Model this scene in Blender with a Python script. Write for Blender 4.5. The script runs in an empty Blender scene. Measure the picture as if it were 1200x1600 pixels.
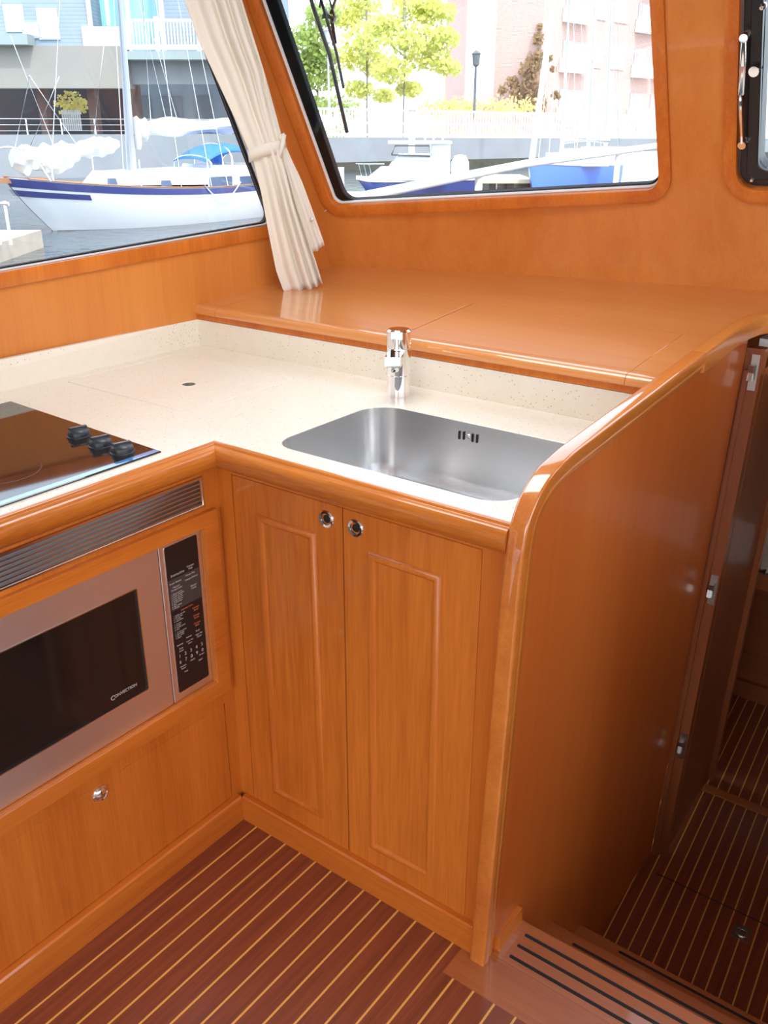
import bpy, bmesh, math, random
from mathutils import Vector, Matrix
from mathutils.geometry import delaunay_2d_cdt
random.seed(7)
R = math.radians

# ------------------------------------------------------------------ camera, world, sun, area lights, exposure
CAM = Vector((1.20997, -1.09410, 1.44542)); YAW, PIT, ROL, FPX = 0.639685, 1.165339, 0.000854, 1405.99
CROT = Matrix.Rotation(YAW, 3, 'Z') @ Matrix.Rotation(PIT, 3, 'X') @ Matrix.Rotation(ROL, 3, 'Z')
SC = bpy.context.scene
COL = SC.collection
cd = bpy.data.cameras.new('camera'); cam = bpy.data.objects.new('camera', cd); COL.objects.link(cam)
cam.matrix_world = Matrix.Translation(CAM) @ CROT.to_4x4()
cd.sensor_fit = 'HORIZONTAL'; cd.sensor_width = 36.0; cd.lens = 36.0 * FPX / 1200.0
cd.clip_start = 0.02; cd.clip_end = 2000
SC.camera = cam

EXPOSURE = 0.0
SUN_EL, SUN_AZ = R(50), R(118)
w = bpy.data.worlds.new('world'); SC.world = w; w.use_nodes = True
nt = w.node_tree; nt.nodes.clear()
wo = nt.nodes.new('ShaderNodeOutputWorld'); bg = nt.nodes.new('ShaderNodeBackground')
sky = nt.nodes.new('ShaderNodeTexSky'); sky.sky_type = 'NISHITA'; sky.sun_disc = False
sky.sun_elevation = SUN_EL; sky.sun_rotation = SUN_AZ; sky.dust_density = 2.5; sky.air_density = 1.0
hz = nt.nodes.new('ShaderNodeMixRGB'); hz.blend_type = 'MIX'; hz.inputs[0].default_value = 0.6
hz.inputs[2].default_value = (8.6, 9.2, 10.2, 1)
nt.links.new(sky.outputs[0], hz.inputs[1]); nt.links.new(hz.outputs[0], bg.inputs[0]); bg.inputs[1].default_value = 0.5
nt.links.new(bg.outputs[0], wo.inputs[0])

sd = bpy.data.lights.new('sun', 'SUN'); sd.energy = 3.0; sd.angle = R(1.5); sd.color = (1, .95, .86)
sun = bpy.data.objects.new('sun', sd); COL.objects.link(sun)
sdir = Vector((math.sin(SUN_AZ) * math.cos(SUN_EL), math.cos(SUN_AZ) * math.cos(SUN_EL), math.sin(SUN_EL)))
sun.rotation_euler = sdir.to_track_quat('Z', 'Y').to_euler(); sun.location = (5, -5, 8)

def area(name, loc, target, sx, sy, power, color=(1, 1, 1)):
    l = bpy.data.lights.new(name, 'AREA'); l.shape = 'RECTANGLE'; l.size = sx; l.size_y = sy; l.energy = power; l.color = color
    o = bpy.data.objects.new(name, l); COL.objects.link(o); o.location = loc
    o.rotation_euler = (Vector(loc) - Vector(target)).to_track_quat('Z', 'Y').to_euler(); return o
area('added_aft_fill', (1.2, -3.35, 1.45), (0.6, 0.5, 0.9), 1.8, 1.1, 13, (1, .97, .93))  # added fill lamp in the unseen aft opening, brightens the cabinet fronts
area('added_galley_fill', (0.15, 0.12, 1.94), (0.15, 0.22, 0), 0.8, 0.55, 11, (.96, .97, 1))  # added lamp brightening counter and shelf from above; the ceiling has no hatch

SC.view_settings.view_transform = 'Standard'; SC.view_settings.look = 'None'
SC.view_settings.gamma = 1.0; SC.view_settings.exposure = EXPOSURE; SC.view_settings.use_curve_mapping = False

# ------------------------------------------------------------------ helpers
def ray(px, py): return CROT @ Vector(((px - 600) / FPX, (800 - py) / FPX, -1.0))
def onX(px, py, x): d = ray(px, py); return CAM + d * ((x - CAM.x) / d.x)
def onY(px, py, y): d = ray(px, py); return CAM + d * ((y - CAM.y) / d.y)
def onZ(px, py, z): d = ray(px, py); return CAM + d * ((z - CAM.z) / d.z)
def onP(px, py, a, n): d = ray(px, py); return CAM + d * ((Vector(a) - CAM).dot(n) / d.dot(n))

MINV = {}
def thing(name, label, cat, loc=(0, 0, 0), rz=0, group=None):
    o = bpy.data.objects.new(name, None); COL.objects.link(o); o.empty_display_size = .05
    o.location = loc; o.rotation_euler = (0, 0, rz); o['label'] = label; o['category'] = cat
    if group: o['group'] = group
    MINV[o.name] = (Matrix.Translation(Vector(loc)) @ Matrix.Rotation(rz, 4, 'Z')).inverted()
    return o
def tag(o, label, cat, group=None, kind=None):
    o['label'] = label; o['category'] = cat
    if group: o['group'] = group
    if kind: o['kind'] = kind
    return o
def obj(name, bm, mat, parent=None, label=None, smooth=35, origin=None, normals=True):
    if normals: bmesh.ops.recalc_face_normals(bm, faces=bm.faces[:])
    me = bpy.data.meshes.new(name); bm.to_mesh(me); bm.free()
    o = bpy.data.objects.new(name, me); COL.objects.link(o)
    if parent is not None:
        me.transform(MINV[parent.name]); o.parent = parent; MINV[o.name] = MINV[parent.name]
    else:
        if origin is None:
            cs = [v.co for v in me.vertices]
            origin = Vector(((min(c.x for c in cs) + max(c.x for c in cs)) / 2, (min(c.y for c in cs) + max(c.y for c in cs)) / 2, min(c.z for c in cs)))
        origin = Vector(origin); me.transform(Matrix.Translation(-origin)); o.location = origin
        MINV[o.name] = Matrix.Translation(-origin)
    if mat is not None: me.materials.append(mat)
    if smooth:
        for p in me.polygons: p.use_smooth = True
        me.set_sharp_from_angle(angle=R(smooth))
    if label: o['label'] = label
    return o
def struct(name, bm, mat, parent=None, **k):
    o = obj(name, bm, mat, parent, **k)
    if parent is None: o['kind'] = 'structure'
    return o
def copy_tree(o, parent=None):
    c = o.copy(); COL.objects.link(c)
    if parent is not None: c.parent = parent
    for ch in list(o.children): copy_tree(ch, c)
    return c
NB = bmesh.new
def bev(bm, off, seg=2, ang=30):
    es = [e for e in bm.edges if len(e.link_faces) == 2 and e.calc_face_angle(0) > R(ang)]
    if es: bmesh.ops.bevel(bm, geom=es, offset=off, segments=seg, profile=.6, affect='EDGES', clamp_overlap=True)
    return bm
def box(bm, x0, x1, y0, y1, z0, z1, M=None):
    vs = [bm.verts.new((x, y, z)) for x in (x0, x1) for y in (y0, y1) for z in (z0, z1)]
    for f in ((0, 1, 3, 2), (4, 6, 7, 5), (0, 4, 5, 1), (2, 3, 7, 6), (0, 2, 6, 4), (1, 5, 7, 3)): bm.faces.new([vs[i] for i in f])
    if M is not None:
        for v in vs: v.co = M @ v.co
    return bm
def bbox(x0, x1, y0, y1, z0, z1, b=.002, seg=2): return bev(box(NB(), x0, x1, y0, y1, z0, z1), b, seg)
def ngon8(bm, pts):   # pts: 4 bottom + 4 top
    vs = [bm.verts.new(p) for p in pts]
    for f in ((0, 3, 2, 1), (4, 5, 6, 7), (0, 1, 5, 4), (1, 2, 6, 5), (2, 3, 7, 6), (3, 0, 4, 7)): bm.faces.new([vs[i] for i in f])
    return bm
def prism(poly, axis, lo, hi, bm=None):
    bm = bm or NB(); ax = 'XYZ'.index(axis)
    def P(a, b, c):
        l = [a, b]; l.insert(ax, c); return l
    lo_ = [bm.verts.new(P(a, b, lo)) for a, b in poly]; hi_ = [bm.verts.new(P(a, b, hi)) for a, b in poly]
    bm.faces.new(lo_); bm.faces.new(hi_[::-1]); n = len(poly)
    for i in range(n): bm.faces.new((lo_[i], lo_[(i + 1) % n], hi_[(i + 1) % n], hi_[i]))
    return bm
def frame_from(d):
    d = Vector(d).normalized(); u = d.cross(Vector((0, 0, 1)))
    if u.length < 1e-4: u = Vector((1, 0, 0))
    u.normalize(); return u, u.cross(d)
def tube(bm, pts, r, n=10, cap=True):
    pts = [Vector(p) for p in pts]; rs = r if isinstance(r, (list, tuple)) else [r] * len(pts); rings = []
    for i, p in enumerate(pts):
        d = (pts[min(i + 1, len(pts) - 1)] - pts[max(i - 1, 0)])
        if i == 0: u, v = frame_from(d)
        else:
            dn = d.normalized(); u = (u - dn * u.dot(dn)).normalized(); v = dn.cross(u)
        rings.append([bm.verts.new(p + (u * math.cos(2 * math.pi * k / n) + v * math.sin(2 * math.pi * k / n)) * rs[i]) for k in range(n)])
    for a, b in zip(rings, rings[1:]):
        for k in range(n): bm.faces.new((a[k], a[(k + 1) % n], b[(k + 1) % n], b[k]))
    if cap: bm.faces.new(rings[0][::-1]); bm.faces.new(rings[-1])
    return bm
def lathe(bm, prof, c, n=32, axis=(0, 0, 1)):
    c = Vector(c); ax = Vector(axis).normalized(); u, v = frame_from(ax); rings = []
    for r, h in prof:
        if r < 1e-6: rings.append([bm.verts.new(c + ax * h)])
        else: rings.append([bm.verts.new(c + ax * h + (u * math.cos(2 * math.pi * k / n) + v * math.sin(2 * math.pi * k / n)) * r) for k in range(n)])
    for a, b in zip(rings, rings[1:]):
        for k in range(n):
            k2 = (k + 1) % n
            if len(a) == 1 and len(b) == 1: continue
            if len(a) == 1: bm.faces.new((a[0], b[k2], b[k]))
            elif len(b) == 1: bm.faces.new((a[k], a[k2], b[0]))
            else: bm.faces.new((a[k], a[k2], b[k2], b[k]))
    return bm
def sweep(bm, prof, path, closed=False, side=None):
    """prof [(a,b)] swept along path [(point, A, B)] where A,B are the section axes"""
    rings = [[bm.verts.new(Vector(p) + Vector(A) * a + Vector(B) * b) for a, b in prof] for p, A, B in path]; n = len(prof)
    rg = list(zip(rings, rings[1:])) + ([(rings[-1], rings[0])] if closed else [])
    for q, s in rg:
        for k in range(n): bm.faces.new((q[k], q[(k + 1) % n], s[(k + 1) % n], s[k]))
    if not closed: bm.faces.new(rings[0][::-1]); bm.faces.new(rings[-1])
    return bm
def fillet(poly, rad, seg=6):
    out = []; n = len(poly); rad = rad if isinstance(rad, (list, tuple)) else [rad] * n
    for i in range(n):
        p = Vector(poly[i]); a = Vector(poly[i - 1]) - p; b = Vector(poly[(i + 1) % n]) - p
        if rad[i] <= 0: out.append(tuple(p)); continue
        half = a.angle(b) / 2; t = rad[i] / math.tan(half); an, bn = a.normalized(), b.normalized()
        c = p + (an + bn).normalized() * (rad[i] / math.sin(half)); s, e = p + an * t - c, p + bn * t - c
        ang = math.atan2(s.x * e.y - s.y * e.x, s.dot(e))
        for k in range(seg + 1):
            th = ang * k / seg; out.append((c.x + s.x * math.cos(th) - s.y * math.sin(th), c.y + s.x * math.sin(th) + s.y * math.cos(th)))
    return out
def offset(poly, d):
    """outward (d>0) offset of a polygon given counter-clockwise or clockwise"""
    n = len(poly); A = sum(poly[i][0] * poly[(i + 1) % n][1] - poly[(i + 1) % n][0] * poly[i][1] for i in range(n)); s = 1 if A > 0 else -1
    out = []
    for i in range(n):
        p = Vector(poly[i]); a = (p - Vector(poly[i - 1])); b = (Vector(poly[(i + 1) % n]) - p)
        if a.length < 1e-7 or b.length < 1e-7: out.append(tuple(p)); continue
        na = Vector((a.y, -a.x)).normalized() * s; nb = Vector((b.y, -b.x)).normalized() * s
        m = (na + nb); k = m.length_squared
        out.append(tuple(p + m * (2 * d / k if k > .3 else d)))
    return out
def inpoly(p, poly):
    x, y = p; r = False; n = len(poly)
    for i in range(n):
        x1, y1 = poly[i]; x2, y2 = poly[(i + 1) % n]
        if (y1 > y) != (y2 > y) and x < (x2 - x1) * (y - y1) / (y2 - y1) + x1: r = not r
    return r
def sheet(bm, outer, holes, F, d0, d1, grid=0):
    """plate between offsets d0 and d1 of a surface F(u,v,d), with an outline and holes"""
    vs = []; es = []
    for lp in [outer] + holes:
        b = len(vs); vs += [Vector(p) for p in lp]; es += [(b + i, b + (i + 1) % len(lp)) for i in range(len(lp))]
    if grid:
        us = [p[0] for p in outer]; ws = [p[1] for p in outer]; u = min(us) + grid
        while u < max(us):
            v = min(ws) + grid
            while v < max(ws):
                if inpoly((u, v), offset(outer, -.01)) and not any(inpoly((u, v), offset(h, .01)) for h in holes): vs.append(Vector((u, v)))
                v += grid
            u += grid
    r = delaunay_2d_cdt(vs, es, [], 0, 1e-6); V, T = r[0], r[2]
    T = [t for t in T if inpoly(((V[t[0]].x + V[t[1]].x + V[t[2]].x) / 3, (V[t[0]].y + V[t[1]].y + V[t[2]].y) / 3), outer)
         and not any(inpoly(((V[t[0]].x + V[t[1]].x + V[t[2]].x) / 3, (V[t[0]].y + V[t[1]].y + V[t[2]].y) / 3), h) for h in holes)]
    a = [bm.verts.new(F(v.x, v.y, d0)) for v in V]; b = [bm.verts.new(F(v.x, v.y, d1)) for v in V]; cnt = {}
    for t in T:
        bm.faces.new([a[i] for i in t]); bm.faces.new([b[i] for i in reversed(t)])
        for i in range(3):
            k = (t[i], t[(i + 1) % 3]); cnt[k] = 1
    for (i, j) in cnt:
        if (j, i) not in cnt: bm.faces.new((a[j], a[i], b[i], b[j]))
    bmesh.ops.delete(bm, geom=[v for v in bm.verts if not v.link_faces], context='VERTS')
    return bm
def text_bm(s, size, M, depth=.0004, align='LEFT'):
    c = bpy.data.curves.new('t', 'FONT'); c.body = s; c.size = size; c.extrude = depth; c.align_x = align
    o = bpy.data.objects.new('t', c); COL.objects.link(o); dg = bpy.context.evaluated_depsgraph_get()
    me = bpy.data.meshes.new_from_object(o.evaluated_get(dg)); me.transform(M)
    bm = NB(); bm.from_mesh(me); bpy.data.meshes.remove(me); bpy.data.objects.remove(o); bpy.data.curves.remove(c); return bm
def join(bm, other):
    me = bpy.data.meshes.new('j'); other.to_mesh(me); other.free(); bm.from_mesh(me); bpy.data.meshes.remove(me); return bm

# ------------------------------------------------------------------ materials
def newmat(name):
    m = bpy.data.materials.new(name); m.use_nodes = True; return m, m.node_tree, m.node_tree.nodes['Principled BSDF']
def plain(name, c, rough=.5, metal=0, coat=0, spec=.5, emit=None, trans=0, var=0, vs=8):
    m, t, b = newmat(name); b.inputs['Base Color'].default_value = (*c, 1); b.inputs['Roughness'].default_value = rough
    b.inputs['Metallic'].default_value = metal; b.inputs['Coat Weight'].default_value = coat; b.inputs['Specular IOR Level'].default_value = spec
    b.inputs['Coat Roughness'].default_value = .04
    if var:
        tc = t.nodes.new('ShaderNodeTexCoord'); n = t.nodes.new('ShaderNodeTexNoise'); n.inputs['Scale'].default_value = vs; n.inputs['Detail'].default_value = 5
        mp = t.nodes.new('ShaderNodeMixRGB'); mp.inputs[1].default_value = (*[x * (1 - var) for x in c], 1); mp.inputs[2].default_value = (*[min(1, x * (1 + var)) for x in c], 1)
        t.links.new(tc.outputs['Object'], n.inputs['Vector']); t.links.new(n.outputs['Fac'], mp.inputs[0]); t.links.new(mp.outputs[0], b.inputs['Base Color'])
    return m
def wood(name, axis, c1, c2, rough=.32, coat=.35, along=1.6, across=42, streak=.35, crough=.06):
    m, t, b = newmat(name); L = t.links
    tc = t.nodes.new('ShaderNodeTexCoord'); mp = t.nodes.new('ShaderNodeMapping'); mp.vector_type = 'POINT'
    s = [across] * 3; s['XYZ'.index(axis)] = along; mp.inputs['Scale'].default_value = s
    n = t.nodes.new('ShaderNodeTexNoise'); n.inputs['Scale'].default_value = 1; n.inputs['Detail'].default_value = 7; n.inputs['Roughness'].default_value = .65; n.inputs['Distortion'].default_value = .4
    mp2 = t.nodes.new('ShaderNodeMapping'); s2 = [across * 7] * 3; s2['XYZ'.index(axis)] = along * 9; mp2.inputs['Scale'].default_value = s2
    n2 = t.nodes.new('ShaderNodeTexNoise'); n2.inputs['Scale'].default_value = 1; n2.inputs['Detail'].default_value = 3
    mp3 = t.nodes.new('ShaderNodeMapping'); s3 = [across * .17] * 3; s3['XYZ'.index(axis)] = along * .5; mp3.inputs['Scale'].default_value = s3
    n3 = t.nodes.new('ShaderNodeTexNoise'); n3.inputs['Scale'].default_value = 1; n3.inputs['Detail'].default_value = 2
    for a in (mp, mp2, mp3): L.new(tc.outputs['Object'], a.inputs['Vector'])
    L.new(mp.outputs[0], n.inputs['Vector']); L.new(mp2.outputs[0], n2.inputs['Vector']); L.new(mp3.outputs[0], n3.inputs['Vector'])
    def mth(op, a, bb):
        q = t.nodes.new('ShaderNodeMath'); q.operation = op
        for i, v in enumerate((a, bb)):
            if isinstance(v, (int, float)): q.inputs[i].default_value = v
            else: L.new(v, q.inputs[i])
        return q.outputs[0]
    f = mth('ADD', mth('MULTIPLY', n.outputs['Fac'], .55), mth('ADD', mth('MULTIPLY', n2.outputs['Fac'], streak), mth('MULTIPLY', n3.outputs['Fac'], .55)))
    cr = t.nodes.new('ShaderNodeValToRGB'); cr.color_ramp.elements[0].position = .48; cr.color_ramp.elements[1].position = 1.0
    cr.color_ramp.elements[0].color = (*c2, 1); cr.color_ramp.elements[1].color = (*c1, 1)
    L.new(f, cr.inputs[0]); L.new(cr.outputs[0], b.inputs['Base Color'])
    b.inputs['Roughness'].default_value = rough; b.inputs['Coat Weight'].default_value = coat; b.inputs['Coat Roughness'].default_value = crough
    b.inputs['Specular IOR Level'].default_value = .35
    return m
C1, C2 = (.70, .215, .028), (.45, .095, .009)
WZ = wood('cherry_vertical', 'Z', C1, C2, rough=.36, coat=.3)
WX = wood('cherry_athwart', 'X', C1, C2, rough=.3, coat=.8)
WY = wood('cherry_fore_aft', 'Y', C1, C2, rough=.3, coat=.6)
WWALL = wood('cherry_wall_veneer', 'Z', (.72, .27, .058), (.55, .165, .027), rough=.4, coat=.25, across=30, along=1.0, streak=.2)
WSHELF = wood('cherry_shelf_varnish', 'X', (.74, .33, .11), (.60, .225, .06), rough=.3, coat=1.0, across=30, streak=.2, crough=.03)
NOSX = wood('nosing_athwart', 'X', (.70, .23, .03), (.30, .06, .007), rough=.28, coat=.8, across=60, along=3)
NOSY = wood('nosing_fore_aft', 'Y', (.70, .23, .03), (.30, .06, .007), rough=.28, coat=.8, across=60, along=3)
WCAP = wood('cap_varnish', 'Y', (.74, .26, .045), (.50, .125, .016), rough=.28, coat=1.0, across=50, crough=.02)
WCAP.node_tree.nodes['Principled BSDF'].inputs['Coat IOR'].default_value = 1.8; WSHELF.node_tree.nodes['Principled BSDF'].inputs['Coat IOR'].default_value = 1.75
NICKEL = plain('worn_nickel', (.50, .48, .44), .38, 1)
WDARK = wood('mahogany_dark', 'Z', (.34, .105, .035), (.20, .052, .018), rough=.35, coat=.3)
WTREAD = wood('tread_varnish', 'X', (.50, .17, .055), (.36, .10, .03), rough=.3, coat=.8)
WBERTH = wood('berth_wood', 'X', (.34, .105, .035), (.20, .052, .018), rough=.35, coat=.4)  # dark wood of the berth base, grain athwart
CHROME = plain('chrome', (.86, .87, .88), .06, 1)
SATIN = plain('satin_chrome', (.72, .72, .72), .2, 1)
BLACK = plain('black_trim', (.012, .013, .015), .35)
GASK = plain('window_gasket', (.008, .009, .010), .7, spec=.25)
RUBBER = plain('black_rubber', (.015, .015, .017), .6)
WHITE = plain('white_gelcoat', (.80, .82, .84), .25, coat=.5)
WHITEM = plain('white_paint', (.78, .79, .80), .5)
CREAM = plain('cream_fabric', (.88, .83, .74), .9, spec=.1)
_t = CREAM.node_tree; _tl = _t.nodes.new('ShaderNodeBsdfTranslucent'); _tl.inputs[0].default_value = (.88, .80, .66, 1); _mx = _t.nodes.new('ShaderNodeMixShader'); _mx.inputs[0].default_value = .22
_t.links.new(_t.nodes['Principled BSDF'].outputs[0], _mx.inputs[1]); _t.links.new(_tl.outputs[0], _mx.inputs[2]); _t.links.new(_mx.outputs[0], _t.nodes['Material Output'].inputs[0])
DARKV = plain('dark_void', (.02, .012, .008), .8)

def steel():
    m, t, b = newmat('brushed_steel'); b.inputs['Metallic'].default_value = 1; b.inputs['Base Color'].default_value = (.78, .77, .76, 1)
    tc = t.nodes.new('ShaderNodeTexCoord'); mp = t.nodes.new('ShaderNodeMapping'); mp.inputs['Scale'].default_value = (6, 6, 900)
    n = t.nodes.new('ShaderNodeTexNoise'); n.inputs['Scale'].default_value = 1; n.inputs['Detail'].default_value = 2
    mr = t.nodes.new('ShaderNodeMapRange'); mr.inputs[3].default_value = .34; mr.inputs[4].default_value = .46
    t.links.new(tc.outputs['Object'], mp.inputs[0]); t.links.new(mp.outputs[0], n.inputs['Vector']); t.links.new(n.outputs['Fac'], mr.inputs[0]); t.links.new(mr.outputs[0], b.inputs['Roughness'])
    return m
STEEL = steel()
SINKM = plain('sink_steel', (.76, .76, .75), .25, 1)
def stone():
    m, t, b = newmat('cream_solid_surface'); L = t.links
    tc = t.nodes.new('ShaderNodeTexCoord'); v = t.nodes.new('ShaderNodeTexVoronoi'); v.inputs['Scale'].default_value = 170; v.feature = 'F1'
    n = t.nodes.new('ShaderNodeTexNoise'); n.inputs['Scale'].default_value = 45; n.inputs['Detail'].default_value = 3
    L.new(tc.outputs['Object'], v.inputs['Vector']); L.new(tc.outputs['Object'], n.inputs['Vector'])
    lt = t.nodes.new('ShaderNodeMath'); lt.operation = 'LESS_THAN'; lt.inputs[1].default_value = .24; L.new(v.outputs['Distance'], lt.inputs[0])
    sp = t.nodes.new('ShaderNodeSeparateColor'); L.new(v.outputs['Color'], sp.inputs[0])
    gt = t.nodes.new('ShaderNodeMath'); gt.operation = 'GREATER_THAN'; gt.inputs[1].default_value = .80; L.new(sp.outputs[0], gt.inputs[0])
    mu = t.nodes.new('ShaderNodeMath'); mu.operation = 'MULTIPLY'; L.new(lt.outputs[0], mu.inputs[0]); L.new(gt.outputs[0], mu.inputs[1])
    base = t.nodes.new('ShaderNodeMixRGB'); base.inputs[1].default_value = (.745, .67, .55, 1); base.inputs[2].default_value = (.80, .74, .635, 1); L.new(n.outputs['Fac'], base.inputs[0])
    m2 = t.nodes.new('ShaderNodeMixRGB'); m2.inputs[2].default_value = (.52, .40, .25, 1); L.new(mu.outputs[0], m2.inputs[0]); L.new(base.outputs[0], m2.inputs[1])
    L.new(m2.outputs[0], b.inputs['Base Color']); b.inputs['Roughness'].default_value = .28; b.inputs['Specular IOR Level'].default_value = .5
    return m
STONE = stone()
def strips(name, x0, pitch, wdt, drift, dark=(.30, .072, .03), dark2=(.155, .036, .016), holly=(.80, .42, .10), rough=.3, coat=.4):
    """teak and holly sole: light strips running fore and aft"""
    m, t, b = newmat(name); L = t.links
    g = t.nodes.new('ShaderNodeNewGeometry'); s = t.nodes.new('ShaderNodeSeparateXYZ'); L.new(g.outputs['Position'], s.inputs[0])
    def mth(op, a, bb=0.0, c=None):
        q = t.nodes.new('ShaderNodeMath'); q.operation = op
        for i, v in enumerate((a, bb)):
            if isinstance(v, (int, float)): q.inputs[i].default_value = v
            else: L.new(v, q.inputs[i])
        return q.outputs[0]
    xx = mth('ADD', s.outputs[0], mth('MULTIPLY', s.outputs[1], drift))
    k = mth('DIVIDE', mth('SUBTRACT', xx, x0 - 100 * pitch), pitch); fr = mth('FRACT', k); idx = mth('FLOOR', k)
    line = mth('LESS_THAN', fr, wdt / pitch)
    mp = t.nodes.new('ShaderNodeMapping'); mp.inputs['Scale'].default_value = (60, 2.2, 10); L.new(g.outputs['Position'], mp.inputs[0])
    cx = t.nodes.new('ShaderNodeCombineXYZ'); L.new(mth('MULTIPLY', idx, 7.31), cx.inputs[1])
    va = t.nodes.new('ShaderNodeVectorMath'); va.operation = 'ADD'; L.new(mp.outputs[0], va.inputs[0]); L.new(cx.outputs[0], va.inputs[1])
    n = t.nodes.new('ShaderNodeTexNoise'); n.inputs['Scale'].default_value = 1.6; n.inputs['Detail'].default_value = 8; n.inputs['Roughness'].default_value = .7; L.new(va.outputs[0], n.inputs['Vector'])
    cr = t.nodes.new('ShaderNodeValToRGB'); cr.color_ramp.elements[0].position = .3; cr.color_ramp.elements[1].position = .72
    cr.color_ramp.elements[0].color = (*dark2, 1); cr.color_ramp.elements[1].color = (*dark, 1); L.new(n.outputs['Fac'], cr.inputs[0])
    mx = t.nodes.new('ShaderNodeMixRGB'); mx.inputs[2].default_value = (*holly, 1); L.new(line, mx.inputs[0]); L.new(cr.outputs[0], mx.inputs[1])
    L.new(mx.outputs[0], b.inputs['Base Color']); b.inputs['Roughness'].default_value = rough; b.inputs['Coat Weight'].default_value = coat; b.inputs['Coat Roughness'].default_value = .12
    return m
SOLE = strips('teak_and_holly_sole', .038, .0435, .0042, 0)
SOLE2 = strips('teak_and_holly_lower_sole', .740, .0338, .0036, .063)
def glass(name, tint=(1, 1, 1), refl=1.0):
    m = bpy.data.materials.new(name); m.use_nodes = True; t = m.node_tree; t.nodes.clear()
    o = t.nodes.new('ShaderNodeOutputMaterial'); tr = t.nodes.new('ShaderNodeBsdfTransparent'); tr.inputs[0].default_value = (*tint, 1)
    gl = t.nodes.new('ShaderNodeBsdfGlossy'); gl.inputs['Roughness'].default_value = .01; fr = t.nodes.new('ShaderNodeFresnel'); fr.inputs[0].default_value = 1.45
    mu = t.nodes.new('ShaderNodeMath'); mu.operation = 'MULTIPLY'; mu.inputs[1].default_value = refl; mx = t.nodes.new('ShaderNodeMixShader')
    t.links.new(fr.outputs[0], mu.inputs[0]); t.links.new(mu.outputs[0], mx.inputs[0]); t.links.new(tr.outputs[0], mx.inputs[1]); t.links.new(gl.outputs[0], mx.inputs[2]); t.links.new(mx.outputs[0], o.inputs[0])
    return m
GLASS = glass('window_glass', (.94, .97, .98))

# ------------------------------------------------------------------ surfaces of the house: raked front wall, side wall
TAN = .445; NF = Vector((0, -.914, -.407))
def yb(x): return 1.302 - .089 * (x - 1.0) ** 2
def shz(y): return 1.005 + .087 * (y - .56)
def FW(x, z, d=0):
    y = yb(x); zb = shz(y); return Vector((x, y - (z - zb) * TAN, z)) + NF * d
def fwpx(px, py):
    d = ray(px, py); lo, hi = .3, 6.0
    for _ in range(60):
        m = (lo + hi) / 2; p = CAM + d * m
        if p.y - FW(p.x, p.z).y > 0: hi = m
        else: lo = m
    return (p.x, p.z)
def xs(y): return -.668 + .058 * y
def SW(y, z, d=0): return Vector((xs(y) + d, y, z))
def swpx(px, py):
    p = onP(px, py, (-.668, 0, 0), Vector((1, -.058, 0))); return (p.y, p.z)
CEIL = 1.97
# window outlines (x,z) on the front wall, (y,z) on the side wall
bl, br = fwpx(521, 321), fwpx(1031, 295)
tr_x = fwpx(1015, 0)[0]; tl_x = fwpx(405, 0)[0]
W2 = fillet([bl, br, (tr_x, 1.87), (tl_x - .01, 1.87)], [.022, .035, .05, .05])
b3 = fwpx(1151, 294)
W3 = fillet([b3, (2 - b3[0], b3[1]), (2 - b3[0], 1.87), (b3[0] + .003, 1.87)], .04)
W4 = [(2 - x, z) for x, z in W2][::-1]
xl, xr = -.625, 2.625
wall_out = [(xl, .90), (xr, .90), (xr, CEIL + .02), (xl, CEIL + .02)]
struct('wall_front', sheet(NB(), wall_out, [W2, W3, W4], FW, -.016, 0, grid=.12), WWALL)
p_bl = swpx(416, 352); fr_t = swpx(283, 0)
slope = (p_bl[1] - swpx(0, 425)[1]) / (p_bl[0] - swpx(0, 425)[0])
def silz(y): return p_bl[1] + slope * (y - p_bl[0])
k = (fr_t[0] - .815) / (fr_t[1] - p_bl[1])
W1 = fillet([(-2.4, silz(-2.4)), (.862, silz(.862)), (.862 + k * (1.87 - p_bl[1]), 1.87), (-2.4, 1.87)], [.04, .03, .05, .04])
side_out = [(-3.4, .80), (1.10, .80), (1.085, 1.05), (.672, CEIL + .02), (-3.4, CEIL + .02)]
struct('wall_port', sheet(NB(), side_out, [W1], SW, -.016, 0), WWALL)
bm = box(NB(), 2.64, 2.68, -3.4, 1.1, 0, .95); box(bm, 2.64, 2.68, -3.4, 1.1, 1.85, CEIL); box(bm, 2.64, 2.68, .6, 1.1, .95, 1.85); box(bm, 2.64, 2.68, -3.4, -2.9, .95, 1.85)
box(bm, 1.75, 2.64, -3.3, -.5, 0, .46); box(bm, 2.45, 2.64, -3.3, -.5, .46, .92); struct('wall_starboard_added_settee', bm, plain('cream_bounce_lining', (.72, .67, .60), .6))  # settee boxes added out of view; their cream lightens the steel's reflections
bm = box(NB(), -.9, .25, -3.48, -3.42, 0, CEIL); box(bm, 2.15, 2.7, -3.48, -3.42, 0, CEIL); box(bm, .25, 2.15, -3.48, -3.42, 1.9, CEIL)
struct('wall_aft', bm, WWALL)
struct('ceiling', box(NB(), -.9, 2.7, -3.48, .75, CEIL, CEIL + .05), plain('ceiling_vinyl', (.78, .74, .66), .7))

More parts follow.
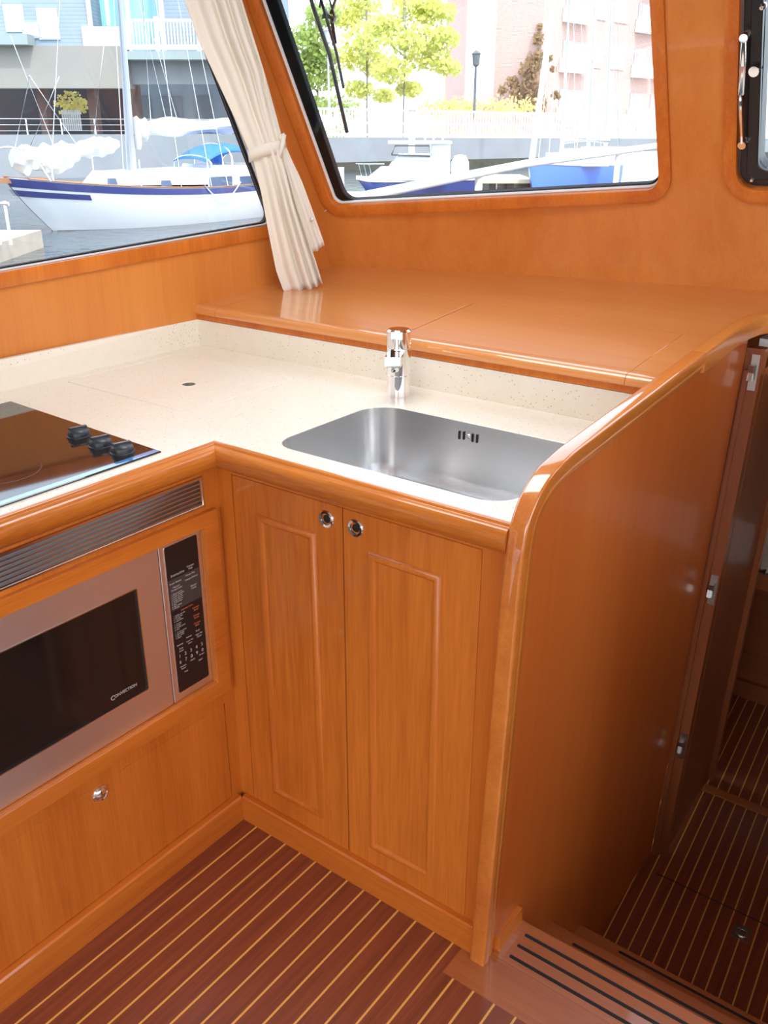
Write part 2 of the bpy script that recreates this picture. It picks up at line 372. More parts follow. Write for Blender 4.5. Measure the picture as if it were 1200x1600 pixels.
def window(name, hole, F, trimw, dg=.034, gin=None):
    wdw = thing(name, '', ''); del wdw['label']; del wdw['category']; wdw['kind'] = 'structure'
    ring = offset(hole, trimw); bm = sheet(NB(), ring, [hole], F, -.016, .007)
    bev(bm, .003, 2, 50); obj('frame', bm, WZ, wdw)
    obj('flange', sheet(NB(), offset(hole, -.0001), [offset(hole, -.003)], F, -.022, -.010), WHITEM, wdw)
    obj('gasket', sheet(NB(), offset(hole, .008), [gin or offset(hole, -.006)], F, -dg, -.018), GASK, wdw)
    obj('glass', sheet(NB(), offset(hole, .004), [], F, -dg + .012, -dg + .017), GLASS, wdw)
    return wdw
window('window_1', W1, SW, .034, .034)
G2_ = fillet([(bl[0] + .026, bl[1] + .006), (br[0] - .006, br[1] + .005), (tr_x - .006, 1.863), (tl_x + .024, 1.863)], [.03, .035, .05, .05])
window('window_2', W2, FW, .030, gin=G2_)
window('window_4', W4, FW, .030, gin=[(2 - x, z) for x, z in G2_][::-1])
# window_3: opening hatch with a black aluminium frame
w3 = thing('window_3', '', ''); del w3['label']; del w3['category']; w3['kind'] = 'structure'
obj('frame', bev(sheet(NB(), offset(W3, .030), [W3], FW, -.035, .008), .003, 2, 50), WZ, w3)
obj('black_frame', bev(sheet(NB(), offset(W3, -.003), [fillet([(b3[0] + .045, b3[1] + .04), (2 - b3[0] - .045, b3[1] + .04), (2 - b3[0] - .045, 1.84), (b3[0] + .045, 1.84)], .02)], FW, -.05, -.008), .002, 1, 50), BLACK, w3)
obj('hinged_frame', bev(sheet(NB(), offset(W3, -.020), [fillet([(b3[0] + .045, b3[1] + .04), (2 - b3[0] - .045, b3[1] + .04), (2 - b3[0] - .045, 1.84), (b3[0] + .045, 1.84)], .02)], FW, -.02, .001), .002, 1, 50), BLACK, w3)
obj('glass', sheet(NB(), offset(W3, -.03), [], FW, -.040, -.034), GLASS, w3)
bm = NB()
a1, a2 = fwpx(1166, 55), fwpx(1163, 222)
tube(bm, [FW(*a1, .012), FW((a1[0] + a2[0]) / 2 - .002, (a1[1] + a2[1]) / 2, .020), FW(*a2, .012)], .006, 10)
for q in (a1, a2): tube(bm, [FW(*q, -.01), FW(*q, .018)], .009, 12)
obj('stay_arm', bm, CHROME, w3)
for q, rr in ((fwpx(1191, 11), .007), (fwpx(1175, 281), .006)):
    bm = NB(); lathe(bm, [(0, .006), (rr * .6, .005), (rr, .0), (rr, -.01)], FW(*q, 0), 14, NF); obj('screw', bm, SATIN, w3)
bm = NB(); q = fwpx(1181, 108); tube(bm, [FW(q[0], q[1], -.01), FW(q[0], q[1], .014)], .011, 16); obj('latch_knob', bm, CHROME, w3)

# trim along the sill of the side window is part of window_1; floor next
fl = NB(); box(fl, -.01, 2.64, -3.42, -.066, -.05, 0); box(fl, -.01, .582, -.066, .02, -.05, 0)
struct('floor', fl, SOLE)
mg = NB(); box(mg, .582, 2.64, -.066, .022, -.05, .0); bev(mg, .001, 1); struct('trim_1', mg, WTREAD)
struct('floor_starboard', box(NB(), 1.45, 2.64, .022, 1.3, -.05, 0), SOLE)

# ------------------------------------------------------------------ countertop
PX = .630     # face of the partition on the galley side
ct = thing('countertop', 'cream speckled solid-surface galley worktop with varnished wood nosing', 'countertop', (-.3, .27, .86))
sx0, sx1, sy0, sy1 = .086, .592, .058, .392
sinkhole = fillet([(sx0, sy0), (sx1, sy0), (sx1, sy1), (sx0, sy1)], [.055, .06, .06, .07], 8)
circ = lambda cx, cy, r, n=20: [(cx + r * math.cos(2 * math.pi * i / n), cy + r * math.sin(2 * math.pi * i / n)) for i in range(n)]
flat = lambda zz: (lambda u, v, d: Vector((u, v, zz + d)))
c_out = [(-.645, .55), (-.69, -1.3), (-.008, -1.3), (-.008, .008), (PX - .0005, .008), (PX - .0005, .55)]
lid = [tuple(onZ(*p, .9)[:2]) for p in ((167, 611), (325, 575), (433, 607), (300, 660))]
lx0 = (lid[0][0] + lid[1][0]) / 2; 
lidp = fillet([(-.60, .10), (-.19, .10), (-.19, .44), (-.60, .44)], .012, 3)
obj('top', bev(sheet(NB(), c_out, [sinkhole, lidp], flat(0), .862, .9), .0015, 1, 60), STONE, ct)
obj('icebox_lid', bev(sheet(NB(), offset(lidp, -.0009), [circ(-.353, .255, .0155)], flat(0), .87, .8998), .0006, 1, 60), STONE, ct)
obj('finger_hole', lathe(NB(), [(.0155, .8995), (.0155, .884), (0, .884)], (-.353, .255, 0), 20), STONE, ct)
# wood nosing, mitred in the corner
prof = [(0, 0)] + [(.024 * math.sin(math.pi * i / 10), -.0235 + .0235 * math.cos(math.pi * i / 10)) for i in range(1, 10)] + [(0, -.047), (-.03, -.047), (-.03, -.0385), (0, -.0385)][:2]
prof = [(0, 0), (.004, 0), (.0060, -.0015), (.0070, -.0050), (.0100, -.0060)] + [(.010 + .0125 * math.sin(math.pi * i / 12) ** .8, -.0265 + .0205 * math.cos(math.pi * i / 12)) for i in range(1, 12)] + [(.006, -.047), (-.012, -.047), (-.012, 0)]
P1, P2, P3 = ((-.008, -1.3, .9), (1, 0, 0), (0, 0, 1)), ((-.008, .008, .9), (1, -1, 0), (0, 0, 1)), ((PX, .008, .9), (0, -1, 0), (0, 0, 1))
NPROF = [(a, b - .0003) for a, b in prof]
obj('nosing', sweep(NB(), NPROF, [P1, P2]), NOSY, ct, smooth=40); obj('nosing', sweep(NB(), NPROF, [P2, P3]), NOSX, ct, smooth=40)
obj('backsplash', bev(box(NB(), -.645, PX, .549, .565, .9, .968), .0015, 1), STONE, ct)
bm = ngon8(NB(), [(-.660, -1.3, .9), (-.648, -1.3, .9), (-.636, .549, .9), (-.648, .549, .9), (-.677, -1.3, .968), (-.665, -1.3, .968), (-.636, .549, .968), (-.648, .549, .968)])
obj('backsplash', bev(bm, .0015, 1), STONE, ct)

# sink
sk = thing('sink', 'rectangular stainless steel sink bowl set under the worktop', 'sink', (.34, .225, .73))
rings = []; base = offset(sinkhole, -.0015)
lv = [(.004, .8985), (-.0005, .8985), (-.0005, .892), (-.004, .84), (-.008, .78), (-.012, .755), (-.019, .742), (-.030, .733), (-.045, .729)]
bm = NB(); prev = None
for off, z in lv:
    rg = [bm.verts.new((x, y, z)) for x, y in offset(base, off)]
    if prev:
        for i in range(len(rg)): bm.faces.new((prev[i], prev[(i + 1) % len(rg)], rg[(i + 1) % len(rg)], rg[i]))
    prev = rg
bm.faces.new(prev)
obj('bowl', bm, SINKM, sk, smooth=60)
bm = lathe(NB(), [(.045, .731), (.042, .7335), (.028, .7325), (.026, .728), (0, .728)], (.34, .225, 0), 32); obj('drain', bm, CHROME, sk)
for i, (px_, py_) in enumerate(((717, 680), (724, 681), (737.5, 684.5), (744.5, 686))):
    q = onY(px_, py_, .386); bm = NB()
    pl = fillet([(q.x - .0028, q.z - .009), (q.x + .0028, q.z - .009), (q.x + .0028, q.z + .009), (q.x - .0028, q.z + .009)], .0026, 5)
    prism(pl, 'Y', .3878, .3892, bm); obj('overflow_slot', bm, BLACK, sk)
q = onY(731, 682.5, .386); obj('overflow_screw', lathe(NB(), [(0, .002), (.0035, .0015), (.0045, 0)], (q.x, .3889, q.z), 16, (0, -1, 0)), CHROME, sk)

# faucet
fc = thing('faucet', 'short chrome cylinder mixer tap standing behind the sink', 'faucet', (.088, .467, .9))
FX, FY = .088, .467
obj('body', lathe(NB(), [(0, .9002), (.0255, .9002), (.0255, .9475), (.0250, .948), (.0250, .9485), (.0255, .949), (.0255, 1.006), (.0245, 1.007), (0, 1.007)], (FX, FY, 0), 40), CHROME, fc)
bm = lathe(NB(), [(0, 1.0075), (.0262, 1.0075), (.0262, 1.043), (.0225, 1.0465), (0, 1.0465)], (FX, FY, 0), 40)
obj('lever_cap', bm, CHROME, fc)
sd_ = Vector((.45, -.89, 0)).normalized(); su = sd_.cross(Vector((0, 0, 1)))
def fbox(bm, a0, a1, w_, z0, z1):
    P = lambda a, s, z: Vector((FX, FY, z)) + sd_ * a + su * s
    return ngon8(bm, [P(a0, -w_, z0), P(a1, -w_, z0), P(a1, w_, z0), P(a0, w_, z0), P(a0, -w_, z1), P(a1, -w_, z1), P(a1, w_, z1), P(a0, w_, z1)])
obj('lever', bev(fbox(NB(), .010, .030, .0125, 1.030, 1.0455), .002, 2), CHROME, fc)
sp_ = obj('spout', bev(fbox(NB(), .018, .085, .0165, .983, 1.005), .004, 3), CHROME, fc)
p = Vector((FX, FY, 0)) + sd_ * .070
obj('aerator', lathe(NB(), [(0, .972), (.0105, .972), (.0115, .974), (.0115, .983), (0, .983)], p, 24), CHROME, fc)

# cooktop
ck = thing('cooktop', 'black glass cooktop with three control knobs set into the cream worktop', 'cooktop', (-.29, -.4, .9))
cpoly = [(-.545, -.075), (-.036, -.097), (-.036, -.75), (-.545, -.75)]
bm = NB(); n4 = len(cpoly); inner = [(-.5435, -.0765), (-.0375, -.0985), (-.0375, -.7485), (-.5435, -.7485)]
lo = [bm.verts.new((*p, .9003)) for p in cpoly]; mi = [bm.verts.new((*p, .9022)) for p in cpoly]; hi = [bm.verts.new((*p, .9030)) for p in inner]
for a, b in ((lo, mi), (mi, hi)):
    for i in range(4): bm.faces.new((a[i], a[(i + 1) % 4], b[(i + 1) % 4], b[i]))
bm.faces.new(hi); bm.faces.new(lo[::-1])
obj('glass_plate', bm, plain('cooktop_glass', (.02, .014, .012), .045, spec=.7), ck, smooth=0)
obj('painted_sky_strip', box(NB(), -.0520, -.0376, -.74, -.0985, .9030, .9033), plain('blue_sky_reflection', (.05, .22, .52), .08, coat=1), ck)  # blue sky reflection along the cooktop edge, painted as a flat strip
def knob(o):
    bm = lathe(NB(), [(0, 0), (.0225, 0), (.0225, .0020), (.0205, .0028), (.0205, .0085), (.0195, .0115), (.0165, .0145), (.0110, .0165), (.005, .0173), (0, .0175)], o, 32); return bm
for (kx, ky) in [tuple(onZ(*p, .906)[:2]) for p in ((123, 679), (157, 694), (191, 704))]:
    kn = obj('knob', knob((kx, ky, .9030)), (bpy.data.materials.get('knob_black') or plain('knob_black', (.03, .035, .045), .38)), ck)
    bm = bbox(-.0165, .0165, -.0042, .0042, 0, .0075, .0030, 4); bm.transform(Matrix.Translation((kx, ky, .9145)) @ Matrix.Rotation(R(75), 4, 'Z')); obj('grip', bm, bpy.data.materials['knob_black'], kn)
    bm = box(NB(), -.0135, .0135, -.0006, .0006, 0, .0004); bm.transform(Matrix.Translation((kx, ky, .9219)) @ Matrix.Rotation(R(75), 4, 'Z')); obj('pointer_line', bm, SATIN, kn)
for (bx, by, br_) in ((-.40, -.30, .085), (-.18, -.33, .07)):
    obj('burner_ring', lathe(NB(), [(br_, .9029), (br_, .9032), (br_ - .002, .9032), (br_ - .002, .9029)], (bx, by, 0), 48), plain('burner_mark', (.03, .024, .02), .15), ck)

# ------------------------------------------------------------------ sink cabinet
YF = .015
sc = thing('sink_cabinet', 'varnished cherry base cabinet with two framed doors under the sink', 'cabinet', (.3, .1, 0))
FZ = lambda u, v, d: Vector((u, YF - d, v))
d1 = [(.0235, .0515), (.2925, .0515), (.2925, .8365), (.0235, .8365)]; d2 = [(.2955, .0515), (.5755, .0515), (.5755, .8365), (.2955, .8365)]
obj('face_frame', sheet(NB(), [(-.0352, .0), (PX, .0), (PX, .855), (-.0352, .855)], [offset(d1, .0012), offset(d2, .0012)], FZ, -.02, 0), WZ, sc)
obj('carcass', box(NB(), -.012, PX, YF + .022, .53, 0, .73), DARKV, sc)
def framed(dr, m0, nm='door'):
    dm = wood(nm + '_veneer_%d' % len(bpy.data.materials), 'Z', (.70, .215, .028), (.40, .085, .008), rough=.36, coat=.3, along=1.3, across=26, streak=.45)
    d = obj('door', bev(sheet(NB(), dr, [], FZ, -.019, 0), .001, 1, 60), dm, sc)
    out = [(m0[0], m0[1]), (m0[2], m0[1]), (m0[2], m0[3]), (m0[0], m0[3])]
    bm = NB(); pf = [(0, 0), (.003, .004), (.007, .0062), (.0115, .0052), (.015, .002), (.017, 0)]
    rg = [[bm.verts.new(FZ(u, v, h)) for u, v in offset(out, -a)] for a, h in pf]
    for a, b in zip(rg, rg[1:]):
        for i in range(4): bm.faces.new((a[i], a[(i + 1) % 4], b[(i + 1) % 4], b[i]))
    obj('moulding', bm, WZ, d, smooth=50)
    return d
def ring_pull(c, parent, n=Vector((0, -1, 0))):
    o = obj('ring_pull', lathe(NB(), [(.0168, 0), (.0168, .002), (.0150, .004), (.0110, .0035), (.0100, .001), (.0100, -.002), (.0088, -.002)], c, 36, n), CHROME, parent)
    obj('button', lathe(NB(), [(0, .0018), (.0075, .0015), (.0088, -.002)], c, 28, n), plain('bronze_button', (.08, .065, .05), .3, .8), o)
dd1 = framed(d1, (.085, .112, .232, .772)); ring_pull((.259, YF, .8065), dd1)
dd2 = framed(d2, (.350, .108, .503, .770)); ring_pull((.3245, YF, .8065), dd2)
obj('toe_board', bev(prism([(0.0, 0), (0.0, .062), (.003, .066), (YF, .066), (YF, 0)], 'X', .0, PX), .0008, 1), WX, sc)

# ------------------------------------------------------------------ microwave cabinet
XF = -.015
mc = thing('microwave_cabinet', 'varnished cherry base cabinet that holds the built-in microwave', 'cabinet', (-.3, -.5, 0))
FX_ = lambda u, v, d: Vector((XF + d, u, v))
YL = -1.25
mwh = [(-.90, .385), (-.037, .385), (-.037, .7365), (-.90, .7365)]
lowd = [(-.95, .068), (-.016, .068), (-.016, .3165), (-.95, .3165)]
vh = [(-.92, .7785), (-.028, .7785), (-.028, .835), (-.92, .835)]
obj('face_frame', sheet(NB(), [(YL, 0), (.0148, 0), (.0148, .855), (YL, .855)], [mwh, offset(lowd, .0012), vh], FX_, -.02, 0), WZ, mc)
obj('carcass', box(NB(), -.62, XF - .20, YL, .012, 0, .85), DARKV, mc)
obj('microwave_surround', bev(sheet(NB(), fillet([(-.935, .350), (-.002, .350), (-.002, .766), (-.935, .766)], .004, 2), [mwh], FX_, 0, .011), .004, 3, 60), WY, mc)
ld = obj('drop_door', bev(sheet(NB(), lowd, [], FX_, -.019, 0), .001, 1, 60), WZ, mc)
obj('knob', lathe(NB(), [(.0165, 0), (.0165, .002), (.0145, .004), (.0125, .003), (.010, .0055), (.006, .0075), (0, .008)], onX(156, 1240, XF), 32, (1, 0, 0)), CHROME, ld)
obj('toe_board', bev(prism([(XF, 0), (XF, .066), (-.003, .066), (0, .062), (0, 0)], 'Y', YL, .0), .0008, 1), WY, mc)
# swapped axes: prism about Y takes (x,z)
vg = thing('vent_grille', 'long steel louvred vent grille above the microwave', 'vent', (XF, -.47, .78))
obj('backing', box(NB(), XF - .012, XF - .005, -.92, -.028, .7785, .835), plain('vent_metal', (.26, .25, .24), .32, .9), vg)
obj('frame', bev(sheet(NB(), [(-.925, .775), (-.025, .775), (-.025, .838), (-.925, .838)], [offset(vh, -.002)], FX_, 0, .0025), .001, 1, 60), SATIN, vg)
for i in range(7):
    z = .7815 + i * .0083
    bm = box(NB(), XF - .005, XF + .0018, -.92, -.030, z, z + .0022)
    obj('slat', bm, SATIN, vg, smooth=0)

mw = thing('microwave', 'built-in stainless microwave oven with dark glass door and black keypad', 'microwave', (-.2, -.45, .385))
XM = -.019
FM = lambda u, v, d: Vector((XM + d, u, v))
gl_ = fillet([(-.80, .452), (-.1975, .452), (-.1975, .671), (-.80, .671)], .004, 3)
obj('case', box(NB(), XF - .20, XM - .022, -.90, -.037, .386, .736), BLACK, mw)
dr = obj('door', bev(sheet(NB(), [(-.899, .386), (-.1420, .386), (-.1420, .7355), (-.899, .7355)], [gl_], FM, -.02, 0), .0012, 1, 60), STEEL, mw)
obj('glass', sheet(NB(), offset(gl_, .004), [], FM, -.02, -.003), plain('oven_glass', (.012, .009, .008), .08, spec=.45), dr)
obj('glass_trim', sheet(NB(), offset(gl_, .0005), [offset(gl_, -.0015)], FM, -.003, .001), SATIN, dr)
TM = lambda y, z: Matrix.Translation((XM + .0004, y, z)) @ Matrix(((0, 0, 1, 0), (1, 0, 0, 0), (0, 1, 0, 0), (0, 0, 0, 1)))
LET = plain('print_white', (.55, .52, .50), .5); LETR = plain('print_red', (.65, .16, .07), .5)
bm = text_bm('C', .0135, TM(-.282, .4700) @ Matrix.Translation((0, 0, -.0022)), .0002); join(bm, text_bm('ONVECTION', .0088, TM(-.2735, .4725) @ Matrix.Translation((0, 0, -.0022)), .0002))
obj('lettering', bm, LET, dr, smooth=0, normals=False)
cpn = fillet([(-.128, .404), (-.048, .404), (-.048, .724), (-.128, .724)], .004, 3)
cp = obj('control_column', bev(sheet(NB(), [(-.1405, .386), (-.0375, .386), (-.0375, .7355), (-.1405, .7355)], [], FM, -.02, 0), .0012, 1, 60), STEEL, mw)
kp = obj('keypad', sheet(NB(), cpn, [], FM, 0, .0008), plain('keypad_black', (.012, .011, .012), .3), cp)
obj('keypad_panel', sheet(NB(), [(-.1265, .588), (-.0495, .588), (-.0495, .654), (-.1265, .654)], [], FM, .0008, .0009), plain('keypad_grey', (.055, .05, .05), .35), kp)
obj('keypad_edge', sheet(NB(), offset(cpn, .0012), [cpn], FM, 0, .0012), SATIN, cp)
rows = []
def tx(s, y, z, size, al='LEFT'): rows.append(text_bm(s, size, TM(y, z) @ Matrix.Translation((0, 0, .0008)), .0001, al))
tx('Interactive', -.1195, .6590, .0078); tx('Custom', -.070, .6640, .0056, 'CENTER'); tx('Help', -.070, .6585, .0056, 'CENTER')
tx('Sensor Reheat', -.1245, .6440, .0050); tx('Minute Plus', -.0840, .6470, .0050); tx('Compu Defrost', -.0860, .6380, .0050)
tx('Popcorn', -.108, .6350, .0050, 'CENTER'); tx('CompuCook', -.108, .6295, .0050, 'CENTER'); tx('Sensor', -.0665, .6200, .0055, 'CENTER'); tx('Cook', -.0665, .6145, .0055, 'CENTER')
for i, s in enumerate(('Baked potatoes', 'Frozen vegetables', 'Fresh veg. soft', 'Fresh veg. hard', 'Frozen entrees', 'Ground meat', 'Rice', 'Fish seafood', 'Chicken')): tx('%d  %s' % (i + 1, s), -.1225, .6215 - i * .0038, .0038)
for i, s in enumerate(('Muffins biscuits', 'Bundt cake', 'Cookies', 'French fries')): tx('%d  %s' % (i + 1, s), -.1225, .5740 - i * .0040, .0040)
for i, s in enumerate(('Chicken', 'Turkey', 'Turkey breast', 'Pork')): tx('%d  %s' % (i + 1, s), -.1225, .5555 - i * .0040, .0040)
for i, s in enumerate(('Chicken pieces', 'Hamburger', 'Fish steaks', 'Steaks')): tx('%d  %s' % (i + 1, s), -.1225, .5370 - i * .0040, .0040)
tx('Broil', -.0665, .5180, .0052, 'CENTER'); tx('High Mix', -.0640, .5095, .0050, 'CENTER'); tx('Roast', -.0640, .5040, .0050, 'CENTER')
tx('Reheat', -.0900, .5150, .0050, 'CENTER'); tx('Low Mix', -.0885, .5060, .0050, 'CENTER'); tx('Bake', -.0885, .5005, .0050, 'CENTER'); tx('Preheat', -.1140, .5080, .0050, 'CENTER'); tx('Slow', -.1120, .4990, .0050, 'CENTER'); tx('Cook', -.1120, .4935, .0050, 'CENTER')
for i in range(10): tx('1234567890'[i], -.1195 + (i % 5) * .0145, .4810 - (i // 5) * .0135, .0105)
tx('Kitchen', -.1110, .4580, .0050, 'CENTER'); tx('Timer', -.1110, .4525, .0050, 'CENTER'); tx('Clock', -.0860, .4600, .0050, 'CENTER'); tx('Power', -.0620, .4610, .0050, 'CENTER'); tx('Start', -.0660, .4500, .0055, 'CENTER'); tx('Stop', -.1050, .4430, .0050, 'CENTER')
bm = NB()
for r_ in rows: join(bm, r_)
obj('lettering', bm, LET, kp, smooth=0, normals=False)
bm = text_bm('CONVECTION', .0046, TM(-.088, .5800) @ Matrix.Translation((0, 0, .0008)), .0001, 'CENTER')
for i, (a, b) in enumerate((('Compu', 'Broil'), ('Compu', 'Roast'), ('Compu', 'Bake'))):
    join(bm, text_bm(a, .0056, TM(-.0660, .5710 - i * .0175) @ Matrix.Translation((0, 0, .0008)), .0001, 'CENTER')); join(bm, text_bm(b, .0056, TM(-.0660, .5655 - i * .0175) @ Matrix.Translation((0, 0, .0008)), .0001, 'CENTER'))
obj('red_lettering', bm, LETR, kp, smooth=0, normals=False)

# ------------------------------------------------------------------ shelf (dashboard) behind the worktop
sh = thing('dash_shelf', 'wide varnished cherry shelf with lift-up lids below the windscreen', 'shelf', (0, .8, .97))
FS = lambda u, v, d: Vector((u, v, shz(v) + d))
def arc_back(x0, x1, n, m=0): return [(x0 + (x1 - x0) * i / n, yb(x0 + (x1 - x0) * i / n) + m) for i in range(n + 1)]
lidA = [(-.562, .583), (.0135, .583), (.0135, .893), (-.562, .893)]
lidB = [(.0175, .583), (.569, .583), (.569, .853), (.0175, .893)]
so = [(-.635, .583), (PX + .01, .583), (PX + .01, .92)] + [(1.45, .92)] * 0 + [(PX + .03, 1.03), (.68, 1.095), (.80, 1.12), (2.0, 1.12)] + arc_back(2.0, -.60, 16, .02) + [(-.606, 1.06)]
obj('top', sheet(NB(), so, [lidA, lidB], FS, -.02, 0), WSHELF, sh)
for l_ in (lidA, lidB): obj('lid', bev(sheet(NB(), offset(l_, -.0012), [], FS, -.02, -.0002), .0006, 1, 60), WSHELF, sh)
# rounded front nosing, split where the photo shows joints
npf = [(.04, 0)] + [(.012 - .016 * math.sin(math.pi / 2 * i / 6), -.016 + .016 * math.cos(math.pi / 2 * i / 6)) for i in range(7)] + [(-.004, -.022), (.004, -.024), (.04, -.024)]
for (xa, xb) in ((-.640, -.5625), (-.5615, .5695), (.5705, PX + .006)):
    obj('nosing', bev(prism([(.547 + a, shz(.575) + b + .0005) for a, b in npf], 'X', xa, xb), .0003, 1, 60), WSHELF, sh, smooth=50)
obj('fascia', box(NB(), -.640, PX, .5495, .570, .969, .985), WZ, sh)

# ------------------------------------------------------------------ partition
pt = thing('partition', 'varnished cherry partition with rounded cap between galley and companionway', 'partition', (.63, .5, 0))
def catmull(P, n=4):
    out = []
    for i in range(len(P) - 1):
        p0, p1, p2, p3 = (Vector(P[max(0, i - 1)]), Vector(P[i]), Vector(P[i + 1]), Vector(P[min(len(P) - 1, i + 2)]))
        for k in range(n):
            t = k / n; q = .5 * (2 * p1 + (p2 - p0) * t + (2 * p0 - 5 * p1 + 4 * p2 - p3) * t * t + (3 * p1 - p0 - 3 * p2 + p3) * t ** 3); out.append((q.x, q.y))
    return out + [tuple(P[-1])]
cap = [(-.012, 0), (-.0125, .40), (-.013, .80)] + catmull([(-.012, .845), (-.009, .878), (0, .912), (.024, .944), (.070, .9705), (.138, .984)], 4)
cap += [(.30, .997), (.459, 1.009), (.615, 1.021), (.72, 1.029), (.828, 1.038)]
SHX = Matrix(((1, 0, .027, 0), (0, 1, 0, 0), (0, 0, 1, 0), (0, 0, 0, 1)))   # the bulkhead leans slightly outboard
def shear(bm): bmesh.ops.transform(bm, matrix=SHX, verts=bm.verts[:]); return bm
inner = cap + [(1.037, shz(1.037) - .002), (1.037, -.62), (.02, -.62), (.02, 0)]
obj('panel', shear(prism([(y + (.01 if y < .07 and z > -.1 else 0), z - .004 if z > .9 else z) for y, z in inner], 'X', .613, .631)), wood('partition_veneer', 'Z', (.68, .195, .035), (.46, .095, .014), rough=.33, coat=.3, across=14, along=.5, streak=.15), pt)
# edge band swept around the front and the top, then curving outboard
path = []
ctr = [Vector((.6225, y, z)) for y, z in cap] + [Vector((x - .028, y, shz(y) + h)) for x, y, h in ((.651, .92, .009), (.655, .99, .008), (.666, 1.045, .007), (.688, 1.083, .006), (.728, 1.106, .005), (.81, 1.116, .004), (1.47, 1.12, .004))]
for i, p in enumerate(ctr):
    d = (ctr[min(i + 1, len(ctr) - 1)] - ctr[max(i - 1, 0)]).normalized()
    s = d.cross(Vector((0, 0, 1)) if abs(d.z) < .8 else Vector((0, -1, 0)));
    if p.y < .9: s = Vector((1, 0, 0))
    else: s = Vector((s.x, s.y, 0)).normalized()
    path.append((p, s, d.cross(s)))
def rrect(w0, w1, h0, h1, r, seg=4): return fillet([(w0, h0), (w1, h0), (w1, h1), (w0, h1)], r, seg)
pr = fillet([(-.0165, -.0), (.0165, -.0)], 0) and fillet([(-.0165, 0), (.0145, 0), (.0150, .018), (.0115, .022), (.0115, .026), (.0128, .029), (.0120, .038), (.007, .042), (-.0165, .042)], [.005, .004, .002, .001, .001, .002, .003, 0, 0], 3)
ns = next(i for i, c in enumerate(ctr) if c.y > .66)
bm = NB(); sweep(bm, pr, path[:ns + 1]); obj('edge_band', shear(bm), WCAP, pt, smooth=40)
pr2 = fillet([(-.0165, 0), (.0150, 0), (.0150, .044), (-.0165, .044)], [.006, .006, .002, .002], 3)
bm = NB(); sweep(bm, pr2, path[ns:]); obj('corner_band', shear(bm), wood('cherry_corner_piece', 'Y', (.76, .31, .07), (.58, .18, .03), rough=.3, coat=.6), pt, smooth=40)
obj('base_trim', bev(prism([(.630, 0), (.630, .034), (.6425, .034), (.6445, 0)], 'Y', .036, .125), .001, 1), WY, pt)
# ------------------------------------------------------------------ companionway steps
st = thing('companionway_steps', 'three wooden steps with black anti-slip strips leading down forward', 'steps', (1.0, .3, -.54))
SX0, SX1 = .622, 1.45
for (z, y0, y1, sl, sx) in ((0, .0225, .128, (.040, .070, .100), .664), (-.18, .10, .315, (.289,), .690), (-.36, .28, .505, (.466, .488), .730)):
    bm = bev(box(NB(), SX0 + .027 * z, SX1, y0, y1, z - .03, z), .003, 2); t_ = obj('tread', bm, WTREAD, st)
    for s_ in sl:
        bm = prism(fillet([(sx, s_ - .0035), (SX1, s_ - .0035), (SX1, s_ + .0035), (sx, s_ + .0035)], .003, 4), 'Z', z - .001, z + .0008); obj('grip_strip', bm, RUBBER, t_)
for (y, z0, z1) in ((.105, -.18, -.03), (.290, -.36, -.21), (.48, -.54, -.39)):
    obj('riser', box(NB(), SX0 + .027 * z1, SX1, y, y + .012, z0, z1), WTREAD, st)
# lower sole
lf = NB(); box(lf, .42, 1.6, .46, 3.4, -.60, -.54); struct('floor_forward', lf, SOLE2)
bm = bbox(.45, 1.5, 1.395, 1.43, -.540, -.536, .001, 1); struct('trim_2', bm, WTREAD)
seam = NB(); p0, p1 = onZ(1052, 1378, -.54), onZ(1200, 1440, -.54)
hx = thing('floor_hatch', 'lift-out floor hatch with square chrome latch in the lower sole', 'hatch', (.9, .8, -.54))
obj('panel', bev(box(NB(), .70, 1.25, .53, .962, -.5399, -.5392), .0003, 1), SOLE2, hx)
q = onZ(1159, 1457, -.538)
bm = bbox(q.x - .021, q.x + .021, q.y - .025, q.y + .025, -.5392, -.5372, .001, 1); lt = obj('latch_plate', bm, SATIN, hx)
obj('latch_ring', lathe(NB(), [(.016, 0), (.016, .003), (.012, .003), (.011, 0)], (q.x, q.y, -.5372), 24), CHROME, lt)
obj('gap', box(NB(), .66, 1.25, .962, .966, -.5399, -.5394), BLACK, hx)

# forward cabin: jamb, folded door leaf, berth, walls
def jy(z): return 1.040
jb = thing('door_jamb', 'dark varnished wooden door jamb with three chrome hinges at the end of the partition', 'door jamb', (.66, 1.1, -.54))
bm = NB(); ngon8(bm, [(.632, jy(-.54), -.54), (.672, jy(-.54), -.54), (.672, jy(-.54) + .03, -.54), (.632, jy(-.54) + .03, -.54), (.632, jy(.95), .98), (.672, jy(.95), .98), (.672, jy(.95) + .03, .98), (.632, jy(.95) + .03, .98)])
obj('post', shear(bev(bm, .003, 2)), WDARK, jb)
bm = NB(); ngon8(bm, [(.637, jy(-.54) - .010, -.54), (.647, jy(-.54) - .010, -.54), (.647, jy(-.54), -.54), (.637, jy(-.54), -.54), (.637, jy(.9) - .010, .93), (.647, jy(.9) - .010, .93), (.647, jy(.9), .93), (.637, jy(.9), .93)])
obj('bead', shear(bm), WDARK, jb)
for (px_, py_) in ((1178, 582), (1114, 921), (1067, 1165)):
    q = onP(px_, py_, (0, jy(.3), .3), Vector((0, 1, 0)))
    bm = NB(); box(bm, q.x - .009, q.x + .009, q.y - .003, q.y, q.z - .042, q.z + .042); bev(bm, .002, 2); h = obj('hinge', bm, NICKEL, jb)
    bm = NB(); tube(bm, [(q.x - .004, q.y - .010, q.z - .018), (q.x - .004, q.y - .010, q.z + .018)], .0075, 14); obj('barrel', bm, NICKEL, h)
